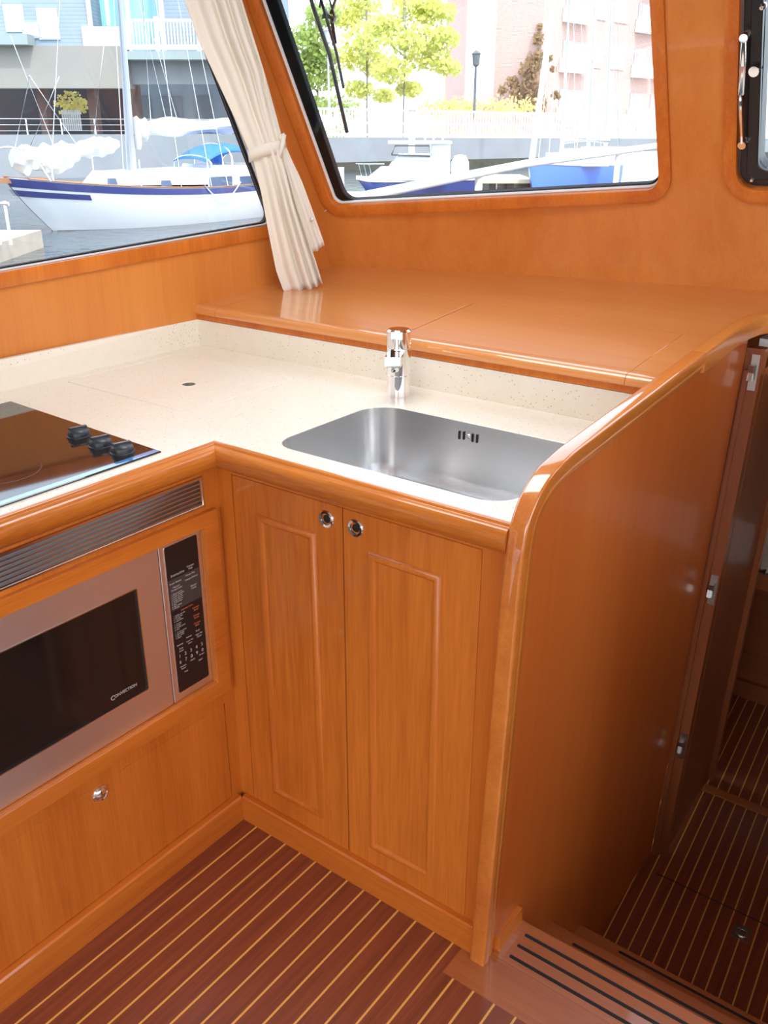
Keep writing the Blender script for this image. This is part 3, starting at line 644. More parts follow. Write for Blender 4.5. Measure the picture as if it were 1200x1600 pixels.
lfq = [onP(p[0], p[1], (0, 1.12, .3), Vector((0, 1, 0))) for p in ((1108, 1190), (1186, 600))]
dl = thing('cabin_door', 'dark wooden cabin door folded open into the forward cabin', 'door', (.68, 1.3, -.52))
def leaf(bm, x0, x1, ya, yc, z0, z1, w_=.022):
    return ngon8(bm, [(x0, jy(z0) + ya, z0), (x0 + w_, jy(z0) + ya, z0), (x1 + w_, jy(z0) + yc, z0), (x1, jy(z0) + yc, z0), (x0, jy(z1) + ya, z1), (x0 + w_, jy(z1) + ya, z1), (x1 + w_, jy(z1) + yc, z1), (x1, jy(z1) + yc, z1)])
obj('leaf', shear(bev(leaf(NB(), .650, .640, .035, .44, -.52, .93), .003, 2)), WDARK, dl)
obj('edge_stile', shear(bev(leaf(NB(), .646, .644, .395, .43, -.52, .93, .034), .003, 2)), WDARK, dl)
q = Vector((.676, jy(.25) + .41, .25)); bm = NB(); tube(bm, [q, q + Vector((.03, 0, 0))], .009, 12); obj('door_latch', bm, SATIN, dl)
# berth and cabin shell
bt = thing('berth', 'dark wooden berth base in the forward cabin with pale cushion', 'berth', (1.0, 2.4, -.54))
obj('base', box(NB(), .30, 1.6, 2.02, 3.3, -.54, -.08), WBERTH, bt)
obj('rail', bev(box(NB(), .30, 1.6, 2.005, 2.03, -.085, -.03), .004, 2), WTREAD, bt)
obj('plinth', box(NB(), .30, 1.6, 2.0, 2.02, -.54, -.47), WBERTH, bt)
obj('cushion', bev(box(NB(), .32, 1.58, 2.04, 3.2, -.03, .14), .03, 3), CREAM, bt)
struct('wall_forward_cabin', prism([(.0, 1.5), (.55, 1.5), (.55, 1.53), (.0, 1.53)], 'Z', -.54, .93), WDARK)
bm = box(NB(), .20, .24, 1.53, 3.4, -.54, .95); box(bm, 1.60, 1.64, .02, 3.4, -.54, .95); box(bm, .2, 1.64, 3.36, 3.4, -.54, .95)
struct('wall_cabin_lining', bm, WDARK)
struct('ceiling_forward', prism([(.66, 1.13), (1.64, 1.13), (1.64, 3.4), (.2, 3.4), (.2, 1.53), (.66, 1.5)], 'Z', .955, .985), plain('headliner', (.75, .74, .72), .7))

# ------------------------------------------------------------------ curtain
cu = thing('curtain', 'cream fabric curtain gathered at the corner post between the side window and windscreen', 'curtain', tuple(onZ(470, 455, 1.03)))
foot = onP(473, 450, (0, .56, 1.005), Vector((0, -.087, 1)).normalized()); topc = onX(330, 0, -.555)
hdir = Vector((.62, .78, 0)).normalized(); up_ = topc - foot; cn = hdir.cross(up_).normalized()
if cn.dot(CAM - foot) < 0: cn = -cn
def cpt(px, py, d=0): return onP(px, py, foot, cn) + cn * d
def interp(tab, y):
    for (y0, a), (y1, b) in zip(tab, tab[1:]):
        if y <= y1: t = (y - y0) / (y1 - y0); t = max(0, t); t = t * t * (3 - 2 * t) if False else t; return a + (b - a) * t
    return tab[-1][1]
def cloth(Lt, Rt, ybot, waves, amp, d0, y0=-190, skew=0, nx=90, ny=70, taper=None, hem=0):
    bm = NB(); G = []
    for j in range(ny + 1):
        v = j / ny; y = y0 + (ybot - y0) * v; row = []
        for i in range(nx + 1):
            u = i / nx; yy = y + hem * u * v
            l, r = interp(Lt, y), interp(Rt, y); A = amp * (taper(y) if taper else 1)
            ph = sum(a * math.cos(2 * math.pi * f * u ** 1.7 + p + .7 * v) for f, a, p in waves)
            p = cpt(l + (r - l) * u, yy, d0 + A * ph + .012 * math.sin(math.pi * u)); row.append(bm.verts.new(p))
        G.append(row)
    for a, b in zip(G, G[1:]):
        for i in range(nx): bm.faces.new((a[i], a[i + 1], b[i + 1], b[i]))
    return bm
def solid(o, t=.002):
    m = o.modifiers.new('thickness', 'SOLIDIFY'); m.thickness = t; m.offset = 0; return o
LT = [(-190, 175), (0, 287), (60, 308), (120, 336), (180, 364), (225, 384), (250, 395), (300, 407), (370, 420), (420, 430), (448, 440), (460, 446)]
RT = [(-190, 318), (0, 375), (60, 392), (120, 411), (180, 422), (215, 431), (235, 437), (270, 447), (330, 462), (380, 478), (420, 491), (460, 503)]
tp = lambda y: 1 if y < 100 else max(.28, 1 - (y - 100) / 130 * .72) if y < 230 else min(1, .28 + (y - 235) / 110 * .72)
solid(obj('main_fall', cloth(LT, RT, 458, [(1.4, .5, .4), (3.6, .75, 1.3), (7.2, .12, .2)], .013, .012, taper=tp, hem=-17), CREAM, cu, smooth=180))
LT2 = [(-190, 250), (0, 330), (120, 385), (230, 425), (300, 440), (400, 470)]; RT2 = [(-190, 322), (0, 377), (120, 413), (225, 441), (260, 455), (300, 473), (345, 489), (400, 508)]
solid(obj('rear_fall', cloth(LT2, RT2, 402, [(1.5, .7, 1.0), (3.5, .3, .5)], .008, -.010, taper=tp, hem=-17), CREAM, cu, smooth=180))
# tie-back band
bm = NB(); rows_ = []
for k in range(25):
    a = -math.pi * .05 + math.pi * 1.1 * k / 24; cxp = 412 - 25 * math.cos(a); 
    rows_.append([cpt(cxp + 2 * q, 237 - 8 * math.cos(a) * -1 * .8 + (q - .5) * 20 - 6 * math.sin(a), .006 + .020 * max(0, math.sin(a))) for q in (0, .5, 1)])
vv = [[bm.verts.new(p) for p in r_] for r_ in rows_]
for a, b in zip(vv, vv[1:]):
    for i in range(2): bm.faces.new((a[i], a[i + 1], b[i + 1], b[i]))
tb = solid(obj('tie_back', bm, CREAM, cu, smooth=180), .003)
bm = NB(); pp = [[cpt(433, 238, .022), cpt(437, 246, .022)], [cpt(437, 222, .020), cpt(442, 228, .020)], [cpt(440, 208, .010), cpt(446, 210, .010)]]
vv = [[bm.verts.new(p) for p in r_] for r_ in pp]
for a, b in zip(vv, vv[1:]): bm.faces.new((a[0], a[1], b[1], b[0]))
solid(obj('strap', bm, CREAM, tb), .003)
bm = NB(); pl_ = [cpt(432, 212, .004), cpt(444, 207, .004), cpt(447, 229, .004), cpt(438, 235, .004)]; vs_ = [bm.verts.new(p) for p in pl_]; bm.faces.new(vs_); solid(obj('strap_plate', bm, plain('clear_plastic', (.75, .62, .5), .3), tb), .004)
q = cpt(486, 343, .004); obj('snap_button', lathe(NB(), [(0, .003), (.004, .0025), (.0055, 0), (.0055, -.002)], q, 16, cn), SATIN, cu)
# ================================================================== outside the windows
ME = Matrix.Translation((CAM.x, CAM.y, 0)) @ Matrix.Rotation(YAW, 4, 'Z')
PH = math.pi / 2 - PIT
def EP(px, py, f):
    a = (px - 600) / FPX; b = (800 - py) / FPX; h = math.cos(PH) + b * math.sin(PH)
    return Vector((f * a / h, f, CAM.z + f * (b * math.cos(PH) - math.sin(PH)) / h))
def epz(px, z, f):   # lateral position for a pixel column at height z
    # cam forward component of the point
    fw = f * math.cos(PH) - (z - CAM.z) * math.sin(PH); return (px - 600) / FPX * fw
def eobj(name, bm, mat, parent=None, **k): bm.transform(ME); return obj(name, bm, mat, parent, **k)
def ething(name, label, cat, r, f, z, group=None):
    p = ME @ Vector((r, f, z)); return thing(name, label, cat, tuple(p), 0, group)
WATER = -.90
def water():
    m, t, b = newmat('harbour_water'); b.inputs['Base Color'].default_value = (.035, .06, .075, 1); b.inputs['Roughness'].default_value = .08
    tc = t.nodes.new('ShaderNodeTexCoord'); n = t.nodes.new('ShaderNodeTexNoise'); n.inputs['Scale'].default_value = 2.2; n.inputs['Detail'].default_value = 4
    bp = t.nodes.new('ShaderNodeBump'); bp.inputs['Strength'].default_value = .35; bp.inputs['Distance'].default_value = .15
    t.links.new(tc.outputs['Object'], n.inputs['Vector']); t.links.new(n.outputs['Fac'], bp.inputs['Height']); t.links.new(bp.outputs[0], b.inputs['Normal']); return m
bm = NB(); g = [bm.verts.new(p) for p in ((-150, -30, WATER), (150, -30, WATER), (150, 200, WATER), (-150, 200, WATER))]; bm.faces.new(g); bm.transform(ME)
tag(obj('harbour_water', bm, water()), 'dark rippled harbour water around the moored boats', 'water', kind='stuff')
CONC = plain('concrete', (.24, .26, .28), .85, var=.15, vs=.8)
CONC2 = plain('concrete_pale', (.27, .26, .235), .85, var=.1, vs=.6)
# quay wall: one continuous sea wall
def wallseg(bm, a, b, z0, z1, th=.5):
    a, b = Vector(a), Vector(b); n = Vector((-(b - a).y, (b - a).x)).normalized() * th
    return ngon8(bm, [(a.x, a.y, z0), (b.x, b.y, z0), (b.x + n.x, b.y + n.y, z0), (a.x + n.x, a.y + n.y, z0), (a.x, a.y, z1), (b.x, b.y, z1), (b.x + n.x, b.y + n.y, z1), (a.x + n.x, a.y + n.y, z1)])
QA, QB, QC = (epz(-260, 1, 42), 42), (epz(430, 1, 52), 52), (epz(1500, 1, 92), 92)
qz = 1.05
sw = ething('sea_wall', 'long grey concrete sea wall across the harbour with white fence on top', 'sea wall', QB[0], QB[1], WATER)
bm = wallseg(NB(), QA, QB, WATER - .5, qz); eobj('wall', bm, CONC, sw)
bm = NB(); ngon8(bm, [(QB[0], QB[1], WATER - .5), (QC[0], QC[1], WATER - .5), (QC[0], QC[1] + .5, WATER - .5), (QB[0], QB[1] + .5, WATER - .5), (QB[0], QB[1], .88), (QC[0], QC[1], .3), (QC[0], QC[1] + .5, .3), (QB[0], QB[1] + .5, .88)])
eobj('wall', bm, CONC, sw)
bm = NB(); ngon8(bm, [(QB[0], QB[1] - .02, WATER - .2), (QC[0], QC[1] - .02, WATER - .2), (QC[0], QC[1], WATER - .2), (QB[0], QB[1], WATER - .2), (QB[0], QB[1] - .02, WATER + .45), (QC[0], QC[1] - .02, WATER + .5), (QC[0], QC[1], WATER + .5), (QB[0], QB[1], WATER + .45)])
eobj('weed_band', bm, plain('weed', (.05, .06, .045), .9, var=.4, vs=3), sw)
# white fence on the sea wall
def lerp(a, b, t): return a + (b - a) * t
fe = ething('fence', 'long white picket fence on the sea wall under the trees', 'fence', QB[0], QB[1], .9)
bm = NB(); N = 240
for i in range(N):
    t = i / N * .75; x, y = lerp(QB[0], QC[0], t), lerp(QB[1], QC[1], t) + .25; zb_ = lerp(.88, .3, t); s = .11
    box(bm, x, x + s, y, y + .03, zb_, zb_ + 1.45)
po = eobj('pickets', bm, WHITEM, fe); po['kind'] = 'stuff'
for h in (.1, .7, 1.4):
    bm = NB(); ngon8(bm, [(QB[0], QB[1] + .3, .88 + h), (QC[0], QC[1] + .3, .3 + h), (QC[0], QC[1] + .36, .3 + h), (QB[0], QB[1] + .36, .88 + h), (QB[0], QB[1] + .3, .98 + h), (QC[0], QC[1] + .3, .4 + h), (QC[0], QC[1] + .36, .4 + h), (QB[0], QB[1] + .36, .98 + h)])
    eobj('rail', bm, WHITEM, fe)
# land behind the wall
bm = NB(); vs_ = [bm.verts.new(p) for p in ((QA[0] - 40, QA[1] + .4, .7), (QB[0], QB[1] + .4, .7), (QC[0], QC[1] + .4, .25), (QC[0] + 60, 240, .25), (-170, 240, .7))]; bm.faces.new(vs_)
o = eobj('ground', bm, plain('paving', (.5, .47, .42), .9)); o['kind'] = 'structure'
# pipe railing on the quay at the left
rl = ething('quay_railing', 'white three-bar pipe railing on the quay behind the sailboat', 'railing', QA[0], QA[1], qz)
for i, zz in enumerate((.16, .42, .68)):
    bm = NB(); tube(bm, [(QA[0], QA[1] + .2, qz + zz), (QB[0] - .2, QB[1] + .2, qz + zz)], .035, 8); eobj('bar', bm, WHITEM, rl)
for i in range(14):
    t = i / 13; x, y = lerp(QA[0], QB[0], t), lerp(QA[1], QB[1], t) + .2; bm = NB(); tube(bm, [(x, y, qz), (x, y, qz + .70)], .035, 8); eobj('post', bm, WHITEM, rl)

# ---------------------------------------------------------------- foliage
def leafmat(name, c, c2):
    m, t, b = newmat(name); L = t.links
    tc = t.nodes.new('ShaderNodeTexCoord'); n = t.nodes.new('ShaderNodeTexNoise'); n.inputs['Scale'].default_value = .9; n.inputs['Detail'].default_value = 4
    mx = t.nodes.new('ShaderNodeMixRGB'); mx.inputs[1].default_value = (*c, 1); mx.inputs[2].default_value = (*c2, 1)
    L.new(tc.outputs['Object'], n.inputs['Vector']); L.new(n.outputs['Fac'], mx.inputs[0]); L.new(mx.outputs[0], b.inputs['Base Color']); b.inputs['Roughness'].default_value = .8
    tl = t.nodes.new('ShaderNodeBsdfTranslucent'); L.new(mx.outputs[0], tl.inputs[0]); ad = t.nodes.new('ShaderNodeMixShader'); ad.inputs[0].default_value = .5
    L.new(b.outputs[0], ad.inputs[1]); L.new(tl.outputs[0], ad.inputs[2]); L.new(ad.outputs[0], t.nodes['Material Output'].inputs[0]); return m
LEAFY = leafmat('leaf_yellow_green', (.80, .76, .26), (.55, .62, .18)); LEAFG = leafmat('leaf_green', (.30, .42, .12), (.45, .52, .16)); LEAFG2 = leafmat('leaf_gold', (.85, .70, .28), (.62, .58, .2))
IVY = leafmat('ivy_leaf', (.30, .24, .10), (.38, .20, .12))
def leaves(bm, blobs, n, s):
    tot = sum(b[3] for b in blobs)
    for (x, y, z, r, *sq) in blobs:
        k = sq[0] if sq else 1
        for _ in range(int(n * r / tot)):
            d = Vector((random.gauss(0, 1), random.gauss(0, 1), random.gauss(0, 1))).normalized() * r * random.random() ** .45; d.z *= k
            c = Vector((x, y, z)) + d; a = Vector((random.uniform(-1, 1), random.uniform(-1, 1), random.uniform(-1, 1))).normalized(); b = a.orthogonal().normalized()
            ss = s * random.uniform(.6, 1.3); bm.faces.new([bm.verts.new(c + a * ss), bm.verts.new(c + b * ss), bm.verts.new(c - a * ss * .8), bm.verts.new(c - b * ss)])
    return bm
BARK = plain('bark', (.34, .31, .27), .9)
def tree(px, f, crown, label, mat, n=1500, tr=.14, group='trees behind the white fence', top=-60):
    b = EP(px, 188, f); t = ething('tree', label, 'tree', b.x, f, .6, group); z1 = EP(px, top, f).z
    bm = NB(); tube(bm, [(b.x, f, .5), (b.x + .1, f, z1 * .5), (b.x, f, z1)], [tr, tr * .8, tr * .3], 8)
    for i in range(7):
        a = random.uniform(0, 6.28); z = lerp(2.5, z1, (i + 1) / 8); tube(bm, [(b.x, f, z), (b.x + math.cos(a) * 1.6, f + math.sin(a) * 1.2, z + .7)], [tr * .35, tr * .1], 5)
    eobj('trunk', bm, BARK, t)
    bl_ = []
    for (cx, cy, rr) in crown:
        p = EP(cx, cy, f + random.uniform(-.8, .8)); bl_.append((p.x, p.y, p.z, rr * f * .00065, .55))
    bm = leaves(NB(), bl_, int(n * 1.6), .17); eobj('foliage', bm, mat, t, normals=False, smooth=0)
    return t
tree(496, 68, [(495, 120, 40), (480, 60, 35), (500, 90, 30), (505, 25, 30), (460, 100, 30), (490, 165, 26), (432, 150, 20)], 'green leafy tree at the left edge of the windscreen view', LEAFG, 1500)
tree(572, 72, [(570, 60, 40), (545, 90, 30), (590, 100, 34), (560, 10, 36), (560, 140, 26), (600, 150, 20), (540, 30, 26), (580, -30, 30)], 'pale yellow-green tree between the two lamp posts, nearer the left one', LEAFY, 1500)
tree(629, 66, [(640, 60, 42), (670, 90, 36), (610, 110, 34), (690, 60, 30), (650, 10, 40), (640, 140, 22), (700, 105, 22), (600, 40, 30), (680, 20, 34)], 'broad yellow-green tree directly behind the motor boat', LEAFY, 2000)
def bush(px, py, f, r, label, mat, n=350):
    p = EP(px, py, f); bm = leaves(NB(), [(p.x, f, p.z, r, .7), (p.x + r * .7, f, p.z - .2, r * .8, .7), (p.x - r * .7, f, p.z - .2, r * .8, .7), (p.x, f, .9, r * .8, .8)], n, .13)
    bm.transform(ME); tag(obj('bush', bm, mat, normals=False, smooth=0), label, 'bush', 'bushes above the white fence')
bush(525, 165, 62, 1.1, 'green bush behind the fence beside the left lamp post', LEAFG)
bush(690, 168, 70, 1.2, 'golden bush behind the fence, left of the dark lamp post', LEAFG2)
bush(718, 165, 72, 1.0, 'golden bush behind the fence just beside the dark lamp post', LEAFG2)
bush(768, 165, 74, 1.3, 'golden bush behind the fence below the brick corner', LEAFG2)
bush(808, 165, 76, 1.4, 'golden bush behind the fence nearest the blue boat mast', LEAFG2)

# lamp posts
def lamp(px, ytop, ybase, f, label, mat):
    b = EP(px, ybase, f); t = EP(px, ytop, f); l = ething('street_lamp', label, 'lamp post', b.x, f, b.z, 'lamp posts on the promenade')
    bm = NB(); tube(bm, [(b.x, f, b.z), (b.x, f, t.z - .9)], [.09, .055], 10); eobj('pole', bm, mat, l)
    bm = lathe(NB(), [(0, -.9), (.08, -.9), (.2, -.8), (.24, -.25), (.3, -.2), (.12, -.05), (0, 0)], (b.x, f, t.z), 12); eobj('lantern', bm, mat, l)
lamp(514, 42, 176, 60, 'pale lamp post at the left side of the windscreen view', plain('lamp_grey', (.45, .47, .5), .5))
lamp(740, 78, 186, 60, 'dark lamp post in front of the brick building', plain('lamp_dark', (.10, .11, .12), .5))

# ---------------------------------------------------------------- brick building
def brick():
    m, t, b = newmat('brick_wall'); tc = t.nodes.new('ShaderNodeTexCoord'); br_ = t.nodes.new('ShaderNodeTexBrick')
    br_.inputs['Color1'].default_value = (.46, .27, .23, 1); br_.inputs['Color2'].default_value = (.40, .21, .18, 1); br_.inputs['Mortar'].default_value = (.55, .48, .45, 1); br_.inputs['Scale'].default_value = 2.6
    br_.inputs['Mortar Size'].default_value = .03
    sx_ = t.nodes.new('ShaderNodeSeparateXYZ'); ad_ = t.nodes.new('ShaderNodeMath'); cb_ = t.nodes.new('ShaderNodeCombineXYZ'); t.links.new(tc.outputs['Object'], sx_.inputs[0]); t.links.new(sx_.outputs[0], ad_.inputs[0]); t.links.new(sx_.outputs[1], ad_.inputs[1]); t.links.new(ad_.outputs[0], cb_.inputs[0]); t.links.new(sx_.outputs[2], cb_.inputs[1]); t.links.new(cb_.outputs[0], br_.inputs['Vector']); t.links.new(br_.outputs['Color'], b.inputs['Base Color']); b.inputs['Roughness'].default_value = .9; return m
BRICK = brick()
PANE = plain('far_pane', (.42, .50, .58), .1, spec=.8); PWHITE = plain('white_cladding', (.85, .85, .85), .7)
bb = ething('brick_apartments', 'red brick apartment building with white balconies behind the fence', 'building', epz(840, 5, 88), 88, .3)
fa, fb, fc_ = 90, 88, 116
A0 = Vector((epz(735, 5, fa), fa)); B0 = Vector((epz(842, 5, fb), fb)); C0 = Vector((epz(1130, 5, fc_), fc_))
H = 22
bm = NB(); vb = [(A0.x, A0.y), (B0.x, B0.y), (C0.x, C0.y), (C0.x, C0.y + 12), (A0.x, C0.y + 12)]; prism(vb, 'Z', .2, H, bm); eobj('wall', bm, BRICK, bb)
def onface(a, b, px):
    # point on plan line a-b seen in pixel column px (at z about 6 m)
    lo, hi = -1.0, 2.0
    for _ in range(50):
        m = (lo + hi) / 2; p = a.lerp(b, m) if 0 <= m <= 1 else a + (b - a) * m
        c = 600 + FPX * p.x / (p.y * math.cos(PH) - (6 - CAM.z) * math.sin(PH))
        if c < px: lo = m
        else: hi = m
    return a + (b - a) * m
def fbox_(a, b, px0, px1, z0, z1, d0, d1):
    p, q = onface(a, b, px0), onface(a, b, px1); n = Vector(((b - a).y, -(b - a).x)).normalized(); bm = NB()
    return ngon8(bm, [(*(p + n * d1), z0), (*(q + n * d1), z0), (*(q + n * d0), z0), (*(p + n * d0), z0), (*(p + n * d1), z1), (*(q + n * d1), z1), (*(q + n * d0), z1), (*(p + n * d0), z1)])
def win(a, b, px0, px1, z0, z1):
    w_ = eobj('window', fbox_(a, b, px0, px1, z0, z1, 0, .12), PWHITE, bb); m_ = (px1 - px0) * .09
    eobj('pane', fbox_(a, b, px0 + m_, px1 - m_, z0 + .12, z1 - .12, .12, .16), PANE, w_)
def balc(a, b, px0, px1, z):
    eobj('balcony', fbox_(a, b, px0, px1, z, z + 1.15, .05, 1.1), PWHITE, bb)
    m_ = (px1 - px0) * .1; w_ = eobj('window', fbox_(a, b, px0 + m_, px1 - m_, z + 1.15, z + 2.6, 0, .06), plain('balcony_recess', (.32, .30, .32), .8) if 'balcony_recess' not in bpy.data.materials else bpy.data.materials['balcony_recess'], bb)
    eobj('pane', fbox_(a, b, px0 + 3 * m_, px1 - 3 * m_, z + 1.15, z + 2.4, .06, .10), PANE, w_)
F0 = 1.6; FH = 4.0
for k_ in range(5):
    z = F0 + k_ * FH
    balc(B0, C0, 872, 908, z + .3); win(B0, C0, 918, 938, z + .9, z + 2.9); win(B0, C0, 952, 972, z + .9, z + 2.9); balc(B0, C0, 984, 1010, z + .3); balc(B0, C0, 1016, 1042, z + .3)
    if k_: balc(A0, B0, 843 - 2, 846, z + .6) if False else None
    win(A0, B0, 737, 757, z + 1.0, z + 2.9)
bm = fbox_(A0, B0, 731, 772, 3.2, H, 0, 1.0); eobj('white_bay', bm, PWHITE, bb)
for k_ in range(4): eobj('window', fbox_(A0, B0, 742, 764, 4.2 + k_ * 4.0, 6.0 + k_ * 4.0, 1.0, 1.05), PANE, bb)
p = EP(808, 42, 87.5); bm = lathe(NB(), [(0, .1), (.35, .1), (.35, 0)], (p.x, 89.0, p.z), 16, (0, -1, 0)); eobj('alarm_bell', bm, plain('bell_red', (.7, .08, .1), .5), bb)
iv = []
for (cx, cy, rr) in ((842, 60, 9), (840, 90, 16), (828, 110, 18), (835, 130, 20), (812, 140, 16), (838, 160, 20), (800, 128, 10), (786, 140, 8), (820, 165, 16), (845, 40, 5), (860, 90, 5), (866, 108, 5), (870, 150, 8)):
    p = EP(cx, cy, 87); iv.append((p.x, 87.6 + random.random() * .2, p.z, rr * .055, 1))
bm = leaves(NB(), iv, 900, .2); bm.transform(ME); tag(obj('ivy', bm, IVY, normals=False, smooth=0), 'brownish ivy climbing the corner of the brick building', 'ivy')

# ---------------------------------------------------------------- house over the boathouse (seen through the side window)
hs = ething('boathouse', 'pale clapboard house on a concrete deck over dark open bays', 'building', epz(200, 4, 56), 56, .7)
def siding():
    m, t, b = newmat('clapboard'); g_ = t.nodes.new('ShaderNodeNewGeometry'); s = t.nodes.new('ShaderNodeSeparateXYZ'); t.links.new(g_.outputs['Position'], s.inputs[0])
    mu = t.nodes.new('ShaderNodeMath'); mu.operation = 'MULTIPLY'; mu.inputs[1].default_value = 5.5; fr = t.nodes.new('ShaderNodeMath'); fr.operation = 'FRACT'; lt_ = t.nodes.new('ShaderNodeMath'); lt_.operation = 'LESS_THAN'; lt_.inputs[1].default_value = .15
    mx = t.nodes.new('ShaderNodeMixRGB'); mx.inputs[1].default_value = (.27, .33, .39, 1); mx.inputs[2].default_value = (.19, .24, .30, 1)
    t.links.new(s.outputs[2], mu.inputs[0]); t.links.new(mu.outputs[0], fr.inputs[0]); t.links.new(fr.outputs[0], lt_.inputs[0]); t.links.new(lt_.outputs[0], mx.inputs[0]); t.links.new(mx.outputs[0], b.inputs['Base Color']); b.inputs['Roughness'].default_value = .8; return m
SID = siding()
f1, f2 = 53, 62
def rb(px0, px1, y0, y1, f, dep):   # box facing the camera between pixel columns / rows at distance f
    z0, z1 = EP(300, y1, f).z, EP(300, y0, f).z
    zc = (z0 + z1) / 2; return box(NB(), epz(px0, zc, f), epz(px1, zc, f), f, f + dep, z0, z1)
eobj('beam', rb(-150, 200, 72, 138, f1, 1.0), CONC2, hs); eobj('beam', rb(196, 432, 90, 132, f1 + .5, 1.0), CONC, hs)
eobj('deck_slab', rb(195, 420, 80, 93, f1 - .8, 3.0), plain('slab_green', (.28, .33, .33), .8), hs)
eobj('deck_slab', rb(-150, 42, 53, 70, f1 - .8, 3.0), bpy.data.materials['slab_green'], hs)
eobj('wall', rb(-150, 128, -160, 72, f1 + .4, 6), SID, hs); eobj('wall', rb(245, 432, -160, 84, f1 + 1.2, 6), SID, hs)
eobj('glazed_wall', rb(128, 246, -160, 84, f1 + 3.0, 3), plain('sky_reflection_glass', (.30, .62, .72), .15, spec=.8), hs)  # cyan sky reflection painted into the glass colour
for (a, b, c, d) in ((128, 133, -160, 72), (156, 160, -160, 40), (190, 195, -160, 80), (243, 249, -160, 80), (128, 200, 42, 72)): eobj('white_post', rb(a, b, c, d, f1 + .2, .3), WHITEM, hs)
for (a, b, c, d) in ((8, 34, 10, 48), (36, 60, 38, 58), (60, 88, 15, 60)):
    w_ = eobj('window', rb(a - 2, b + 2, c - 2, d + 2, f1 + .30, .1), WHITEM, hs); eobj('pane', rb(a, b, c, d, f1 + .26, .04), PANE, w_)
bal = ething('balcony_railing', 'white balcony railing with upright bars on the clapboard house', 'railing', epz(250, 5.5, f1), f1 - .5, EP(300, 80, f1).z)
eobj('top_rail', rb(193, 430, 30, 34, f1 - .6, .1), WHITEM, bal); eobj('bottom_rail', rb(193, 430, 70, 78, f1 - .6, .1), WHITEM, bal)
for x_ in range(196, 430, 5):
    ww = 6 if x_ in (241, 306, 371) else 1.8
    eobj('post' if ww > 2 else 'baluster', rb(x_, x_ + ww, 26 if ww > 2 else 33, 80 if ww > 2 else 72, f1 - .6, .08), WHITEM, bal)
r2 = rb(-150, 432, 120, 215, f2 + 3, .4); eobj('back_wall', r2, plain('bay_dark', (.055, .045, .05), .9), hs)
eobj('bay_wall', rb(205, 432, 128, 212, f2, .4), plain('bay_grey', (.34, .37, .42), .8, var=.1, vs=1), hs)
eobj('bay_wall', rb(386, 412, 128, 212, f2 - 2, .4), plain('bay_blue', (.45, .52, .62), .8), hs)
for (a, b) in ((214, 236), (255, 285), (308, 330)): eobj('bay_door', rb(a, b, 150, 210, f2 - .2, .15), plain('bay_door', (.22, .23, .26), .7) if 'bay_door' not in bpy.data.materials else bpy.data.materials['bay_door'], hs)
for a in (-60, 60, 138, 205): eobj('column', rb(a, a + 12, 130, 215, f1 + 3, .8), plain('column_brown', (.16, .10, .09), .8) if 'column_brown' not in bpy.data.materials else bpy.data.materials['column_brown'], hs)
p = EP(112, 168, f2 - 3); bm = leaves(NB(), [(p.x, p.y, p.z + .2, 1.0, .7)], 260, .12); bm.transform(ME); tag(obj('shrub', bm, LEAFG2, normals=False, smooth=0), 'small yellow-green shrub in the dark bay under the house', 'shrub')
gt_ = ething('garden_gate', 'white slatted gate under the house beside the yellow shrub', 'gate', p.x, f2 - 4, .7)
for i in range(9): eobj('slat', rb(97 + i * 3.3, 99 + i * 3.3, 172, 205, f2 - 4, .08), WHITEM, gt_)
eobj('rail', rb(97, 126, 176, 179, f2 - 4.1, .08), WHITEM, gt_)

# ---------------------------------------------------------------- sailboat by the side window
NAVY = plain('navy_paint', (.03, .055, .21), .3, coat=.4)
sb = ething('sailboat', 'white sailboat with navy sheer stripe and blue dodger moored beside the galley window', 'sailboat', epz(250, 0, 24), 24, WATER)
BW = EP(6, 276, 22.0); STN = EP(486, 294, 29.0)
ax = Vector((STN.x - BW.x, STN.y - BW.y, 0)); LEN = ax.length; ax.normalize(); sd2 = Vector((ax.y, -ax.x, 0))   # towards the camera
def beam(t): return 1.45 * (math.sin(math.pi * min(1, (t * .92 + .02)) ** .75) ** .85) if t < .9 else 1.45 * (math.sin(math.pi * (.848) ** .75) ** .85) * (1 - (t - .9) * 2)
def sheerz(t): return .36 - 1.3 * t + 1.1 * t * t
def hullp(t, v, s):   # v 0 sheer .. 1 waterline
    tt = t + (1 - t) * .11 * v ** 1.25 * (1 - t) ** 2; hb = beam(t) * (1 - .22 * v ** 2) * (1 - (.75 * (1 - t) ** 6) * v)
    if t == 0: hb = .02
    z = lerp(sheerz(t), WATER - .05, v); p = Vector((BW.x, BW.y, 0)) + ax * (tt * LEN) + sd2 * (hb * s); p.z = z; return p
def hull_strip(bm, v0, v1, nv, out=0, t0=0, t1=1, n=44, sides=(1, -1)):
    for s in sides:
        G = [[bm.verts.new(hullp(lerp(t0, t1, i / n), lerp(v0, v1, j / nv), s) + sd2 * s * out) for j in range(nv + 1)] for i in range(n + 1)]
        for i in range(n):
            for j in range(nv): bm.faces.new((G[i][j], G[i + 1][j], G[i + 1][j + 1], G[i][j + 1]))
    return bm
eobj('hull', hull_strip(NB(), 0, 1, 8), WHITE, sb, smooth=60)
eobj('navy_stripe', hull_strip(NB(), .02, .17, 2, .012), NAVY, sb, smooth=60)
eobj('boot_stripe', hull_strip(NB(), .955, 1, 1, .012, .01), plain('boot_dark', (.05, .07, .1), .4), sb, smooth=60)
bm = NB(); G = [[bm.verts.new(hullp(i / 30, 0, s) + Vector((0, 0, -.02))) for s in (1, -1)] for i in range(31)]
for a, b in zip(G, G[1:]): bm.faces.new((a[0], b[0], b[1], a[1]))
eobj('deck', bm, plain('deck_cream', (.62, .62, .58), .7), sb)
bm = NB()
